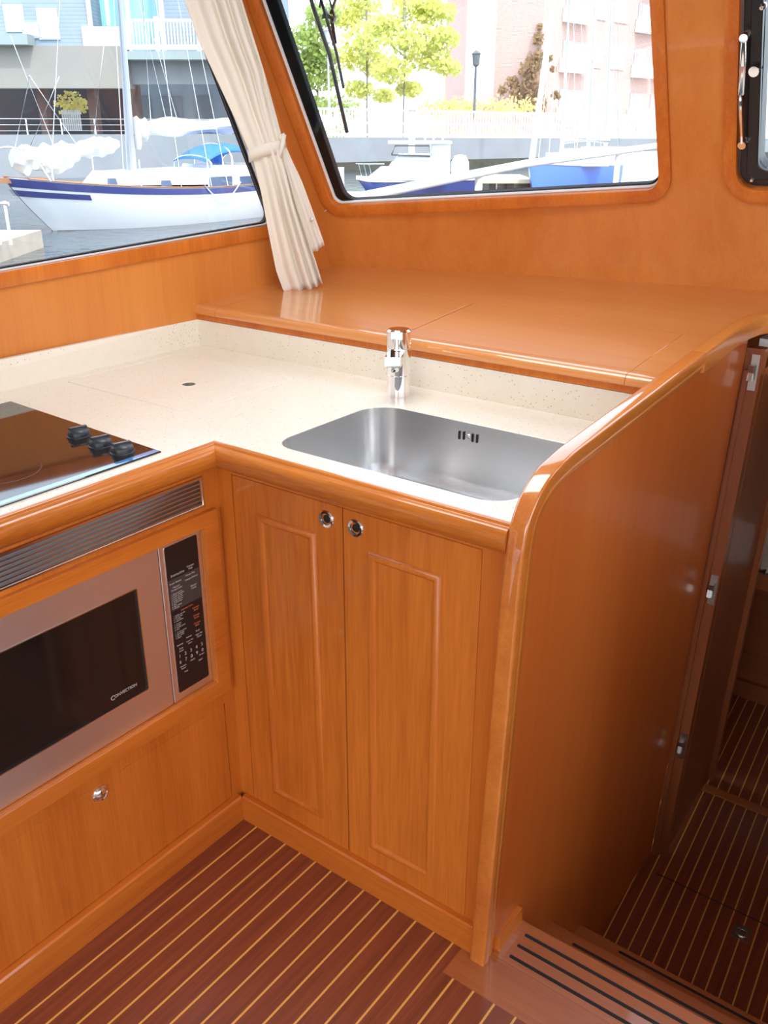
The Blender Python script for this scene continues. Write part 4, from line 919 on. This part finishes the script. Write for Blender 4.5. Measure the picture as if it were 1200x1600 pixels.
for s in (1, -1): tube(bm, [hullp(i / 30, 0, s) + Vector((0, 0, .01)) for i in range(31)], .022, 6)
eobj('toe_rail', bm, plain('teak_rail', (.30, .15, .08), .5), sb)
def bd(t, s, z): p = Vector((BW.x, BW.y, 0)) + ax * (t * LEN) + sd2 * s; p.z = z; return p
def trunk(t0, t1, w0, w1, z0a, z0b, z1a, z1b, rake=.03):
    return ngon8(NB(), [bd(t0, w0, z0a), bd(t1, w1, z0b), bd(t1, -w1, z0b), bd(t0, -w0, z0a), bd(t0 + rake, w0 * .9, z1a), bd(t1 - .005, w1 * .9, z1b), bd(t1 - .005, -w1 * .9, z1b), bd(t0 + rake, -w0 * .9, z1a)])
cz = EP(200, 268, 23.2).z
cab = eobj('cabin_trunk', bev(trunk(.24, .66, .62, .95, .12, -.02, cz - .03, cz - .01), .03, 2), WHITE, sb)
cab2 = eobj('pilothouse', bev(trunk(.56, .86, .95, .98, .0, -.04, EP(310, 262, 24).z, EP(370, 262, 25).z, .02), .03, 2), WHITE, sb)
DKW = plain('smoked_window', (.05, .09, .17), .15)
# mast, boom, sails
mp_ = EP(198, 265, 23.6); mt = .5
MT = (BW + ax * 0); 
def t_of(px, f0=0):
    lo, hi = -.3, 1.4
    for _ in range(50):
        m = (lo + hi) / 2; p = BW + ax * (m * LEN); c = 600 + FPX * p.x / (p.y * math.cos(PH) - (.3 - CAM.z) * math.sin(PH))
        if c < px: lo = m
        else: hi = m
    return m
def portl(px0, px1, y0, y1, w_, par):
    t0, t1 = t_of(px0), t_of(px1); q = bd((t0 + t1) / 2, w_, 0); z0, z1 = EP((px0 + px1) / 2, y1, q.y).z, EP((px0 + px1) / 2, y0, q.y).z; dt = .004
    eobj('portlight', ngon8(NB(), [bd(t0, w_ + .01, z0), bd(t1, w_ + .01, z0), bd(t1, w_ - .08, z0), bd(t0, w_ - .08, z0), bd(t0 + dt, w_, z1), bd(t1 - dt, w_, z1), bd(t1 - dt, w_ - .10, z1), bd(t0 + dt, w_ - .10, z1)]), DKW, par)
portl(143, 157, 279, 289, .74, cab); portl(222, 237, 282, 291, .86, cab)
portl(292, 329, 276, 292, .975, cab2); portl(339, 370, 275, 291, .985, cab2)
eobj('trailboard', hull_strip(NB(), .22, .33, 2, .014, 0, .15), NAVY, sb, smooth=60)
tm = t_of(206); mb_ = bd(tm, 0, .3)
q_ = mb_.y; mtop = EP(183, -60, q_); mdir = (mtop - mb_).normalized()
eobj('mast', tube(NB(), [mb_, mb_ + mdir * 13], .13, 12), plain('mast_white', (.50, .54, .60), .35), sb)
def lumpy(pts, rad, seed, n=40, amp=.18, flat_=1.0):
    random.seed(seed); bm = NB(); P_ = [Vector(p) for p in pts]; ph = [random.uniform(0, 6) for _ in range(6)]; rings = []
    for i in range(n + 1):
        t = i / n; k = t * (len(P_) - 1); j = min(int(k), len(P_) - 2); c = P_[j].lerp(P_[j + 1], k - j); r0 = rad(t)
        rings.append([bm.verts.new(c + (Vector((0, 0, 1)) * math.sin(a) + sd2 * math.cos(a) * flat_) * r0 * (1 + amp * math.sin(3 * a + ph[0] + 9 * t) * math.sin(14 * t + ph[1]) + .5 * amp * math.sin(5 * a + ph[2] - 15 * t))) for a in [2 * math.pi * q / 16 for q in range(16)]])
    for a, b in zip(rings, rings[1:]):
        for q in range(16): bm.faces.new((a[q], a[(q + 1) % 16], b[(q + 1) % 16], b[q]))
    bm.faces.new(rings[0]); bm.faces.new(rings[-1]); return bm
SAIL = plain('sailcloth', (.52, .52, .51), .8)
z1_ = EP(300, 200, 24.5).z
t2 = t_of(372, 26)
eobj('boom', tube(NB(), [bd(tm, 0, z1_ - .15), bd(t2 + .05, 0, z1_ - .02)], .07, 10), bpy.data.materials['mast_white'], sb)
eobj('mainsail_cover', lumpy([bd(tm + .015, 0, z1_ - .12), bd(tm + .06, 0, z1_ - .03), bd(t2 + .02, 0, z1_ + .06)], lambda t: (.36 if t < .12 else .25 + .06 * math.sin(t * 22)) * (1 - .35 * t) * min(1, (1 - t) * 12 + .3) * min(1, t * 20 + .5), 3), SAIL, sb)
eobj('staysail_bag', lumpy([bd(t_of(22, 22.4), 0, EP(40, 250, 22.4).z), bd(t_of(95, 22.8), 0, EP(95, 246, 22.8).z)], lambda t: .34 * math.sin(math.pi * (t * .88 + .08)) ** .6 * (.9 + .2 * math.sin(9 * t)), 5), SAIL, sb)
eobj('staysail_bag', lumpy([bd(t_of(62, 22.6), 0, EP(62, 246, 22.6).z - .1), bd(t_of(128, 23), 0, EP(128, 240, 23).z)], lambda t: .31 * math.sin(math.pi * (t * .8 + .14)) ** .6, 6), SAIL, sb)
eobj('staysail_bag', lumpy([bd(t_of(122, 23), 0, EP(122, 236, 23).z), bd(t_of(190, 23.4), 0, EP(190, 226, 23.4).z)], lambda t: .22 * math.sin(math.pi * (t * .85 + .1)) ** .6, 8), SAIL, sb)
# dodger
BLUE = plain('canvas_blue', (.05, .20, .62), .8)
tA, tB = t_of(288, 25), t_of(376, 25.8); fq_ = bd((tA + tB) / 2, 0, 0).y; zt = EP(330, 224, fq_).z; zbd = EP(330, 266, fq_).z
bm = NB(); G = []
for i in range(13):
    u = i / 12; row = []
    for j in range(13):
        a = math.pi * j / 12; hh = (zt - zbd) * (math.sin(math.pi * min(1, u * .75 + .08)) ** .55)
        row.append(bm.verts.new(bd(lerp(tA + .02, tB, u), math.cos(a) * .85, zbd + hh * math.sin(a) ** .5)))
    G.append(row)
for a, b in zip(G, G[1:]):
    for j in range(12):
        if 2 <= j <= 9: bm.faces.new((a[j], a[j + 1], b[j + 1], b[j]))
for j in range(12):
    for i in (9, 10, 11):
        if not 2 <= j <= 9: bm.faces.new((G[i][j], G[i][j + 1], G[i + 1][j + 1], G[i + 1][j]))
solid(eobj('dodger', bm, BLUE, sb, smooth=60), .03)
for u in (.05, .45, 1):
    hh = (zt - zbd) * (math.sin(math.pi * min(1, u * .75 + .08)) ** .55)
    eobj('dodger_bow', tube(NB(), [bd(lerp(tA + .02, tB, u), math.cos(a) * .86, zbd + hh * math.sin(a) ** .5) for a in [math.pi * q / 10 for q in range(11)]], .025, 6), CHROME, sb)
for s_t in (.08, .17, .285, .49, .58, .74, .9):
    p = hullp(s_t, 0, 1); eobj('stanchion', tube(NB(), [p, p + Vector((0, 0, .62))], .016, 6), CHROME, sb)
p_ = [hullp(.0, 0, 1) + Vector((0, 0, .0)), hullp(.0, 0, 1) + Vector((0, 0, .62)), hullp(.09, 0, 1) + Vector((0, 0, .62)), hullp(.10, 0, 1)]
eobj('bow_pulpit', tube(NB(), [bd(-.03, 0, .4), bd(-.04, 0, .95), bd(.01, .25, 1.0), bd(.05, .5, .92), hullp(.075, 0, 1)], .022, 8), CHROME, sb)
eobj('bowsprit', bev(ngon8(NB(), [bd(-.09, .10, .26), bd(.1, .14, .18), bd(.1, -.14, .18), bd(-.09, -.10, .26), bd(-.09, .10, .36), bd(.1, .14, .32), bd(.1, -.14, .32), bd(-.09, -.10, .36)]), .01, 1), bpy.data.materials['teak_rail'], sb)
WIRE = plain('rigging', (.78, .80, .84), .4)
top_ = mb_ + mdir * 12.8
for (q, w_) in ((bd(-.08, 0, .36), .013), (bd(.12, 0, .3), .013), (hullp(.40, 0, 1), .012), (hullp(.50, 0, 1), .012), (hullp(.56, 0, 1), .012), (hullp(.95, 0, -1), .012), (hullp(.42, 0, -1), .012)):
    eobj('stay', tube(NB(), [q, top_], w_, 5), WIRE, sb)
for (x0, y0, x1, y1) in ((15, 55, 88, 240), (46, 120, 22, 235), (45, 118, 125, 235), (92, 120, 48, 228), (163, 60, 146, 210), (216, 0, 262, 200), (240, 60, 280, 200), (222, 0, 236, 200)):
    f_ = 22.6 if x0 < 100 else 23.4
    eobj('halyard', tube(NB(), [EP(x0, y0, f_), EP(x1, y1, f_)], .012, 5), WIRE, sb)
q0, q1 = hullp(.468, 0, 1), hullp(.605, 0, 1); 
eobj('fender_line', tube(NB(), [q0.lerp(q1, t) + Vector((0, 0, .10 - .42 * math.sin(math.pi * t))) + sd2 * .05 for t in [i / 10 for i in range(11)]], .016, 6), WIRE, sb)
for s_t, y_ in ((.49, 0), (.56, 0), (.62, 0)): pass

# floating dock and ramp at the lower left
dk = ething('floating_dock', 'weathered floating dock at the lower left of the side window', 'dock', epz(-20, -1, 19), 19, WATER)
bm = NB(); a_, b_, c_, d_ = EP(-60, 392, 14), EP(36, 340, 20.5), EP(64, 352, 20), EP(0, 400, 14)
bm = box(NB(), epz(-120, -.6, 18), epz(22, -.6, 18), 16.5, 19.5, WATER - .1, WATER + .35); eobj('deck', bm, plain('dock_wood', (.42, .35, .28), .9, var=.2, vs=3), dk)
eobj('fascia', box(NB(), epz(-120, -.6, 18), epz(24, -.6, 18), 16.42, 16.5, WATER + .05, WATER + .38), plain('dock_white', (.66, .68, .7), .6), dk)
for x_ in (-30, -5, 12):
    p = EP(x_, 350, 17); eobj('post', tube(NB(), [(p.x, 17, WATER + .35), (p.x, 17, WATER + 1.1)], .03, 8), WHITEM, dk)
p, q = EP(-60, 300, 17), EP(14, 326, 17); eobj('handrail', tube(NB(), [(p.x, 17, WATER + 1.1), (q.x, 17, WATER + 1.05)], .035, 8), WHITEM, dk)

# ---------------------------------------------------------------- motor boat ahead
mbt = ething('motor_boat', 'small motor boat with white cabin and navy hull seen through the windscreen', 'motor boat', epz(650, -.3, 34), 34, WATER)
def mk(px, f, z): return Vector((epz(px, z, f), f, z))
zd = EP(560, 279, 33).z
secs = []   # stations from bow (left) to stern (right)
for px, half, zt_ in ((556, .05, EP(556, 278, 32).z + .02), (575, .5, zd + .02), (600, .85, zd), (640, 1.05, zd - .02), (690, 1.1, zd - .04), (740, 1.08, zd - .04)):
    f = 32 + (px - 556) / 184 * 3.2; secs.append((px, f, half, zt_))
bm = NB(); G = []
for px, f, hf, zt_ in secs:
    c = mk(px, f, 0); w0 = px == 556; sh_ = .55 if px < 600 else 0
    row = []
    for (k2, zz) in ((1, zt_), (.97, zt_ - .25), (.86, WATER + .1), (.80, WATER - .1)):
        row.append(bm.verts.new((c.x + (zt_ - zz) * (.75 if px < 560 else .45 if px < 580 else .15 if px < 610 else 0), f - hf * k2, zz)))
    row2 = [bm.verts.new((v.co.x, 2 * f - v.co.y, v.co.z)) for v in row]; G.append(row + row2[::-1])
for a, b in zip(G, G[1:]):
    for j in range(7): bm.faces.new((a[j], b[j], b[j + 1], a[j + 1]))
bm.faces.new(G[-1]); eobj('hull', bm, NAVY, mbt, smooth=50)
bm = NB(); G = [[bm.verts.new((mk(px, f, 0).x, f + s * (hf + .04), zt_ + h)) for s, h in ((-1, -.06), (-1, .05), (1, .05), (1, -.06))] for px, f, hf, zt_ in secs]
for a, b in zip(G, G[1:]):
    for j in range(3): bm.faces.new((a[j], b[j], b[j + 1], a[j + 1]))
bm.faces.new(G[-1]); eobj('gunwale', bm, WHITE, mbt)
def mbox(p0, p1, f0, hw0, hw1, z0, z1, ins0=0, ins1=0):
    a, b = mk(p0, f0, 0).x, mk(p1, f0, 0).x
    return ngon8(NB(), [(a, f0 - hw0, z0), (b, f0 - hw0, z0), (b, f0 + hw0, z0), (a, f0 + hw0, z0), (a + ins0, f0 - hw1, z1), (b - ins1, f0 - hw1, z1), (b - ins1, f0 + hw1, z1), (a + ins0, f0 + hw1, z1)])
zc1 = EP(620, 258, 33).z; zc2 = EP(640, 240, 33.5).z; zc3 = EP(640, 224, 33.5).z
eobj('foredeck', bev(mbox(572, 650, 32.9, .75, .5, zd, zc1 - .05, .5, 0), .04, 2), WHITE, mbt)
ch_ = eobj('cabin', bev(mbox(596, 700, 33.4, .85, .75, zd, zc1 + .08, .35, 0), .04, 2), WHITE, mbt)
eobj('windscreen', mbox(613, 675, 33.4, .78, .62, zc1 + .08, zc2, .22, .1), plain('boat_glass', (.35, .48, .55), .1), mbt)
eobj('windscreen_rim', tube(NB(), [(mk(611, 33.4, 0).x, 32.7, zc2 - .02), (mk(612, 33.4, 0).x + .1, 32.75, zc3 - .06), (mk(668, 33.4, 0).x, 32.75, zc3 - .06), (mk(670, 33.4, 0).x, 32.7, zc2 - .05), (mk(611, 33.4, 0).x, 32.7, zc2 - .02)], .025, 6), BLACK, mbt)
eobj('hardtop', bev(mbox(606, 702, 33.6, .85, .85, zc3, zc3 + .08), .02, 1), WHITE, mbt)
eobj('bulkhead', bev(mbox(672, 700, 33.9, .85, .8, zd, zc3 + .03), .02, 1), WHITE, mbt)
for x_ in (663, 676, 690): eobj('rod_holder', tube(NB(), [(mk(x_, 33.5, 0).x, 33.5, zc3), (mk(x_, 33.5, 0).x, 33.5, zc3 + .22)], .035, 6), WHITE, mbt)
bm = NB(); zr = EP(560, 256, 32).z
tube(bm, [(mk(556, 32, 0).x, 32, zr), (mk(580, 32.4, 0).x, 31.8, zr), (mk(600, 32.4, 0).x, 31.8, zr)], .02, 6)
for x_ in (560, 568, 576): tube(bm, [(mk(x_, 32, 0).x, 31.9, zr), (mk(x_ + 6, 32, 0).x, 31.9, zd)], .016, 6)
eobj('bow_rail', bm, CHROME, mbt)
ob = mk(718, 34.8, 0); bm = lathe(NB(), [(0, .75), (.2, .72), (.32, .5), (.34, .2), (.25, 0), (0, 0)], (ob.x, 34.8, EP(718, 276, 34.8).z), 14); eobj('outboard_motor', bm, plain('outboard_white', (.7, .72, .75), .35), mbt)
bm = text_bm('MS 2847 AK', .16, Matrix.Translation((mk(628, 32.2, 0).x, 32.28, EP(640, 284, 32.3).z)) @ Matrix.Rotation(R(90), 4, 'X'), .01); eobj('registration', bm, WHITEM, mbt, smooth=0, normals=False)
# piling
p = EP(643, 225, 44); pl2 = ething('piling', 'tall white mooring pile with pointed cap behind the motor boat', 'piling', p.x, 44, WATER)
eobj('pile', tube(NB(), [(p.x, 44, WATER - .3), (p.x, 44, EP(643, 172, 44).z)], .16, 12), WHITEM, pl2)
eobj('cap', lathe(NB(), [(.24, 0), (.2, .12), (0, .32)], (p.x, 44, EP(643, 172, 44).z), 12), WHITEM, pl2)
# small float with white box at the left
p = EP(532, 292, 30); sf = ething('small_float', 'low grey float with a white dock box left of the motor boat', 'float', p.x, 30, WATER)
eobj('deck', box(NB(), mk(500, 30, 0).x, mk(574, 30, 0).x, 29.3, 31.5, WATER, WATER + .35), plain('float_grey', (.6, .66, .68), .7), sf)
eobj('dock_box', bev(box(NB(), mk(514, 30, 0).x, mk(537, 30, 0).x, 29.6, 30.3, WATER + .35, EP(525, 262, 30).z), .03, 2), WHITE, sf)
# wooden dock between the boats
p = EP(790, 278, 40); wd = ething('wooden_dock', 'short sunlit wooden dock between the motor boat and the blue sailboat', 'dock', p.x, 38, WATER)
zz = EP(790, 277, 38).z
eobj('deck', box(NB(), mk(752, 37, 0).x, mk(832, 37, 0).x, 36.5, 40.5, zz - .14, zz), plain('dock_tan', (.62, .52, .36), .85, var=.15, vs=2), wd)
for x_ in (772, 800, 826): eobj('float', box(NB(), mk(x_ - 8, 37, 0).x, mk(x_ + 3, 37, 0).x, 36.8, 40, WATER - .1, zz - .14), BLACK, wd)
# blue hulled sailboat
BLUEH = plain('hull_blue', (.05, .16, .62), .3, coat=.4)
bs = ething('blue_sailboat', 'blue-hulled sailboat with white mast right of the wooden dock', 'sailboat', mk(900, 38, 0).x, 38, WATER)
zt0 = EP(830, 262, 36).z; bm = NB(); G = []
for i in range(13):
    t = i / 12; px = lerp(824, 962, t); f = lerp(36, 41, t); hb = 1.35 * math.sin(math.pi * min(.62, t * .6 + .02)) ** .7; c = mk(px, f, 0); zt_ = zt0 + .55 * (1 - t) ** 2 * .3 - .05 * t
    row = [bm.verts.new((c.x + (zt_ - z_) * .22 * (1 - t), f + s * hb * k2, z_)) for s, k2, z_ in ((-1, 1, zt_), (-1, .97, (zt_ + WATER) / 2), (-1, .85, WATER - .05), (1, .85, WATER - .05), (1, .97, (zt_ + WATER) / 2), (1, 1, zt_))]; G.append(row)
for a, b in zip(G, G[1:]):
    for j in range(5): bm.faces.new((a[j], b[j], b[j + 1], a[j + 1]))
bm.faces.new(G[0]); bm.faces.new(G[-1]); eobj('hull', bm, BLUEH, bs, smooth=50)
bm = NB(); G2 = [[bm.verts.new(r[0].co if False else Vector((lerp(mk(824, 36, 0).x, mk(962, 41, 0).x, i / 12), lerp(36, 41, i / 12) + s * 1.30 * math.sin(math.pi * min(.62, i / 12 * .6 + .02)) ** .7, zt0 + .165 * (1 - i / 12) ** 2 - .05 * i / 12 + .03))) for s in (-1, 1)] for i in range(13)]
for a, b in zip(G2, G2[1:]): bm.faces.new((a[0], b[0], b[1], a[1]))
solid(eobj('deck', bm, WHITE, bs), .08)
eobj('cabin', bev(box(NB(), mk(860, 38, 0).x, mk(945, 38, 0).x, 37.4, 39.4, zt0, zt0 + .45), .08, 2), WHITE, bs)
eobj('mast', tube(NB(), [mk(876, 38.4, 0) + Vector((0, 0, zt0)), mk(905, 38.4, 12) + Vector((0, 0, 0))], .09, 10), WHITE, bs)
eobj('furled_jib', tube(NB(), [mk(829, 36.3, zt0), mk(880, 37.5, 8), ], .12, 10), WHITE, bs)
eobj('boom', tube(NB(), [mk(880, 38.4, zt0 + .9), mk(950, 39.5, zt0 + .9)], .12, 8), SAIL, bs)
for (a, b) in ((840, 893), (856, 893), (898, 893), (918, 893), (940, 893)): eobj('stay', tube(NB(), [mk(a, 38, zt0), mk(b, 38.4, 11)], .014, 5), WIRE, bs)
# white sailboats beyond
for n_, (px, f, lab) in enumerate(((918, 46, 'white sailboat mast and deck behind the blue sailboat'), (945, 50, 'white sailboat with tall mast nearest the centre pillar'))):
    t_ = ething('white_sailboat', lab, 'sailboat', mk(px, f, 0).x, f, WATER)
    eobj('hull', bev(box(NB(), mk(px - 62, f, 0).x, mk(px + 75, f, 0).x, f - 1, f + 1, WATER - .1, .1), .15, 2), WHITE, t_)
    eobj('cabin', bev(box(NB(), mk(px - 35, f, 0).x, mk(px + 40, f, 0).x, f - .7, f + .7, .1, .45), .08, 2), WHITE, t_)
    eobj('mast', tube(NB(), [mk(px, f, .1), mk(px + (24 if n_ == 0 else 20), f, 14)], .10, 10), WHITE, t_)
    for d_ in (-45, -18, 20, 50): eobj('stay', tube(NB(), [mk(px + d_, f, .2), mk(px + 20, f, 13)], .015, 5), WIRE, t_)
wb = ething('white_motor_boat', 'white boat bow with turquoise boot stripe at the right of the windscreen', 'motor boat', mk(1010, 30, 0).x, 30, WATER)
eobj('hull', bev(ngon8(NB(), [mk(992, 30, WATER - .1), mk(1090, 30, WATER - .1), mk(1090, 33, WATER - .1), mk(1000, 33, WATER - .1), mk(984, 30, EP(1000, 243, 30).z), mk(1095, 30, EP(1000, 240, 30).z), mk(1090, 33, EP(1000, 240, 30).z), mk(995, 33, EP(1000, 240, 30).z)]), .05, 2), WHITE, wb)
eobj('boot_stripe', ngon8(NB(), [mk(991, 29.98, WATER), mk(1091, 29.98, WATER), mk(1091, 30.1, WATER), mk(991, 30.1, WATER), mk(990, 29.98, WATER + .22), mk(1092, 29.98, WATER + .22), mk(1092, 30.1, WATER + .22), mk(990, 30.1, WATER + .22)]), plain('boot_turquoise', (.10, .42, .50), .4), wb)

# ---------------------------------------------------------------- own deck rail and wipers
rr = ething('bow_rail', 'white painted deck handrail running forward outside the windscreen', 'handrail', 0, 3.4, .9)
def rp(px, py, f): return EP(px, py, f)
ra = [rp(505, 322, 2.75), rp(560, 309, 2.9), rp(700, 280, 3.4), rp(820, 256, 3.9), rp(960, 237, 4.6), rp(1040, 226, 5.1), rp(1200, 214, 6.0)]
eobj('top_rail', tube(NB(), ra, .0155, 14), WHITEM, rr)
for (px, py, f) in ((748, 272, 3.6), (966, 238, 4.65)):
    p = rp(px, py, f); eobj('stanchion', tube(NB(), [p, Vector((p.x, p.y, .78))], .0145, 12), WHITEM, rr)
def fo(px, py, d):  # point outside the windscreen plane by d
    x, z = fwpx(px, py); return FW(x, z, -d)
wp = thing('wiper', 'black windscreen wiper with twin arms at the upper left of the windscreen', 'wiper', tuple(fo(470, 60, .12)))
obj('pivot', bev(tube(NB(), [fo(460, 52, .13), fo(477, 62, .13)], [.014, .012], 10), .002, 1), BLACK, wp)
for (a, b, c, d) in ((470, 52, 492, -40), (476, 55, 432, -40)): obj('arm', tube(NB(), [fo(a, b, .13), fo(c, d, .16)], .0038, 8), BLACK, wp)
obj('arm', tube(NB(), [fo(456, 40, .12), fo(456, 10, .13), fo(476, -30, .14)], .0028, 8), BLACK, wp)
obj('arm', tube(NB(), [fo(472, 60, .13), fo(482, 96, .12), fo(478, 98, .12)], .005, 8), BLACK, wp)
obj('blade', tube(NB(), [fo(428, -40, .10), fo(455, 40, .10), fo(480, 110, .10), fo(510, 232, .10)], .0055, 8), BLACK, wp)
obj('blade_spring', tube(NB(), [fo(440, -40, .11), fo(464, 40, .115), fo(486, 110, .115), fo(500, 165, .11)], .004, 8), BLACK, wp)
# outside cabin side deck keeps the sea off the hull
struct('wall_hull', box(NB(), -.76, -.72, -3.4, 1.2, -.85, .86), WHITE)
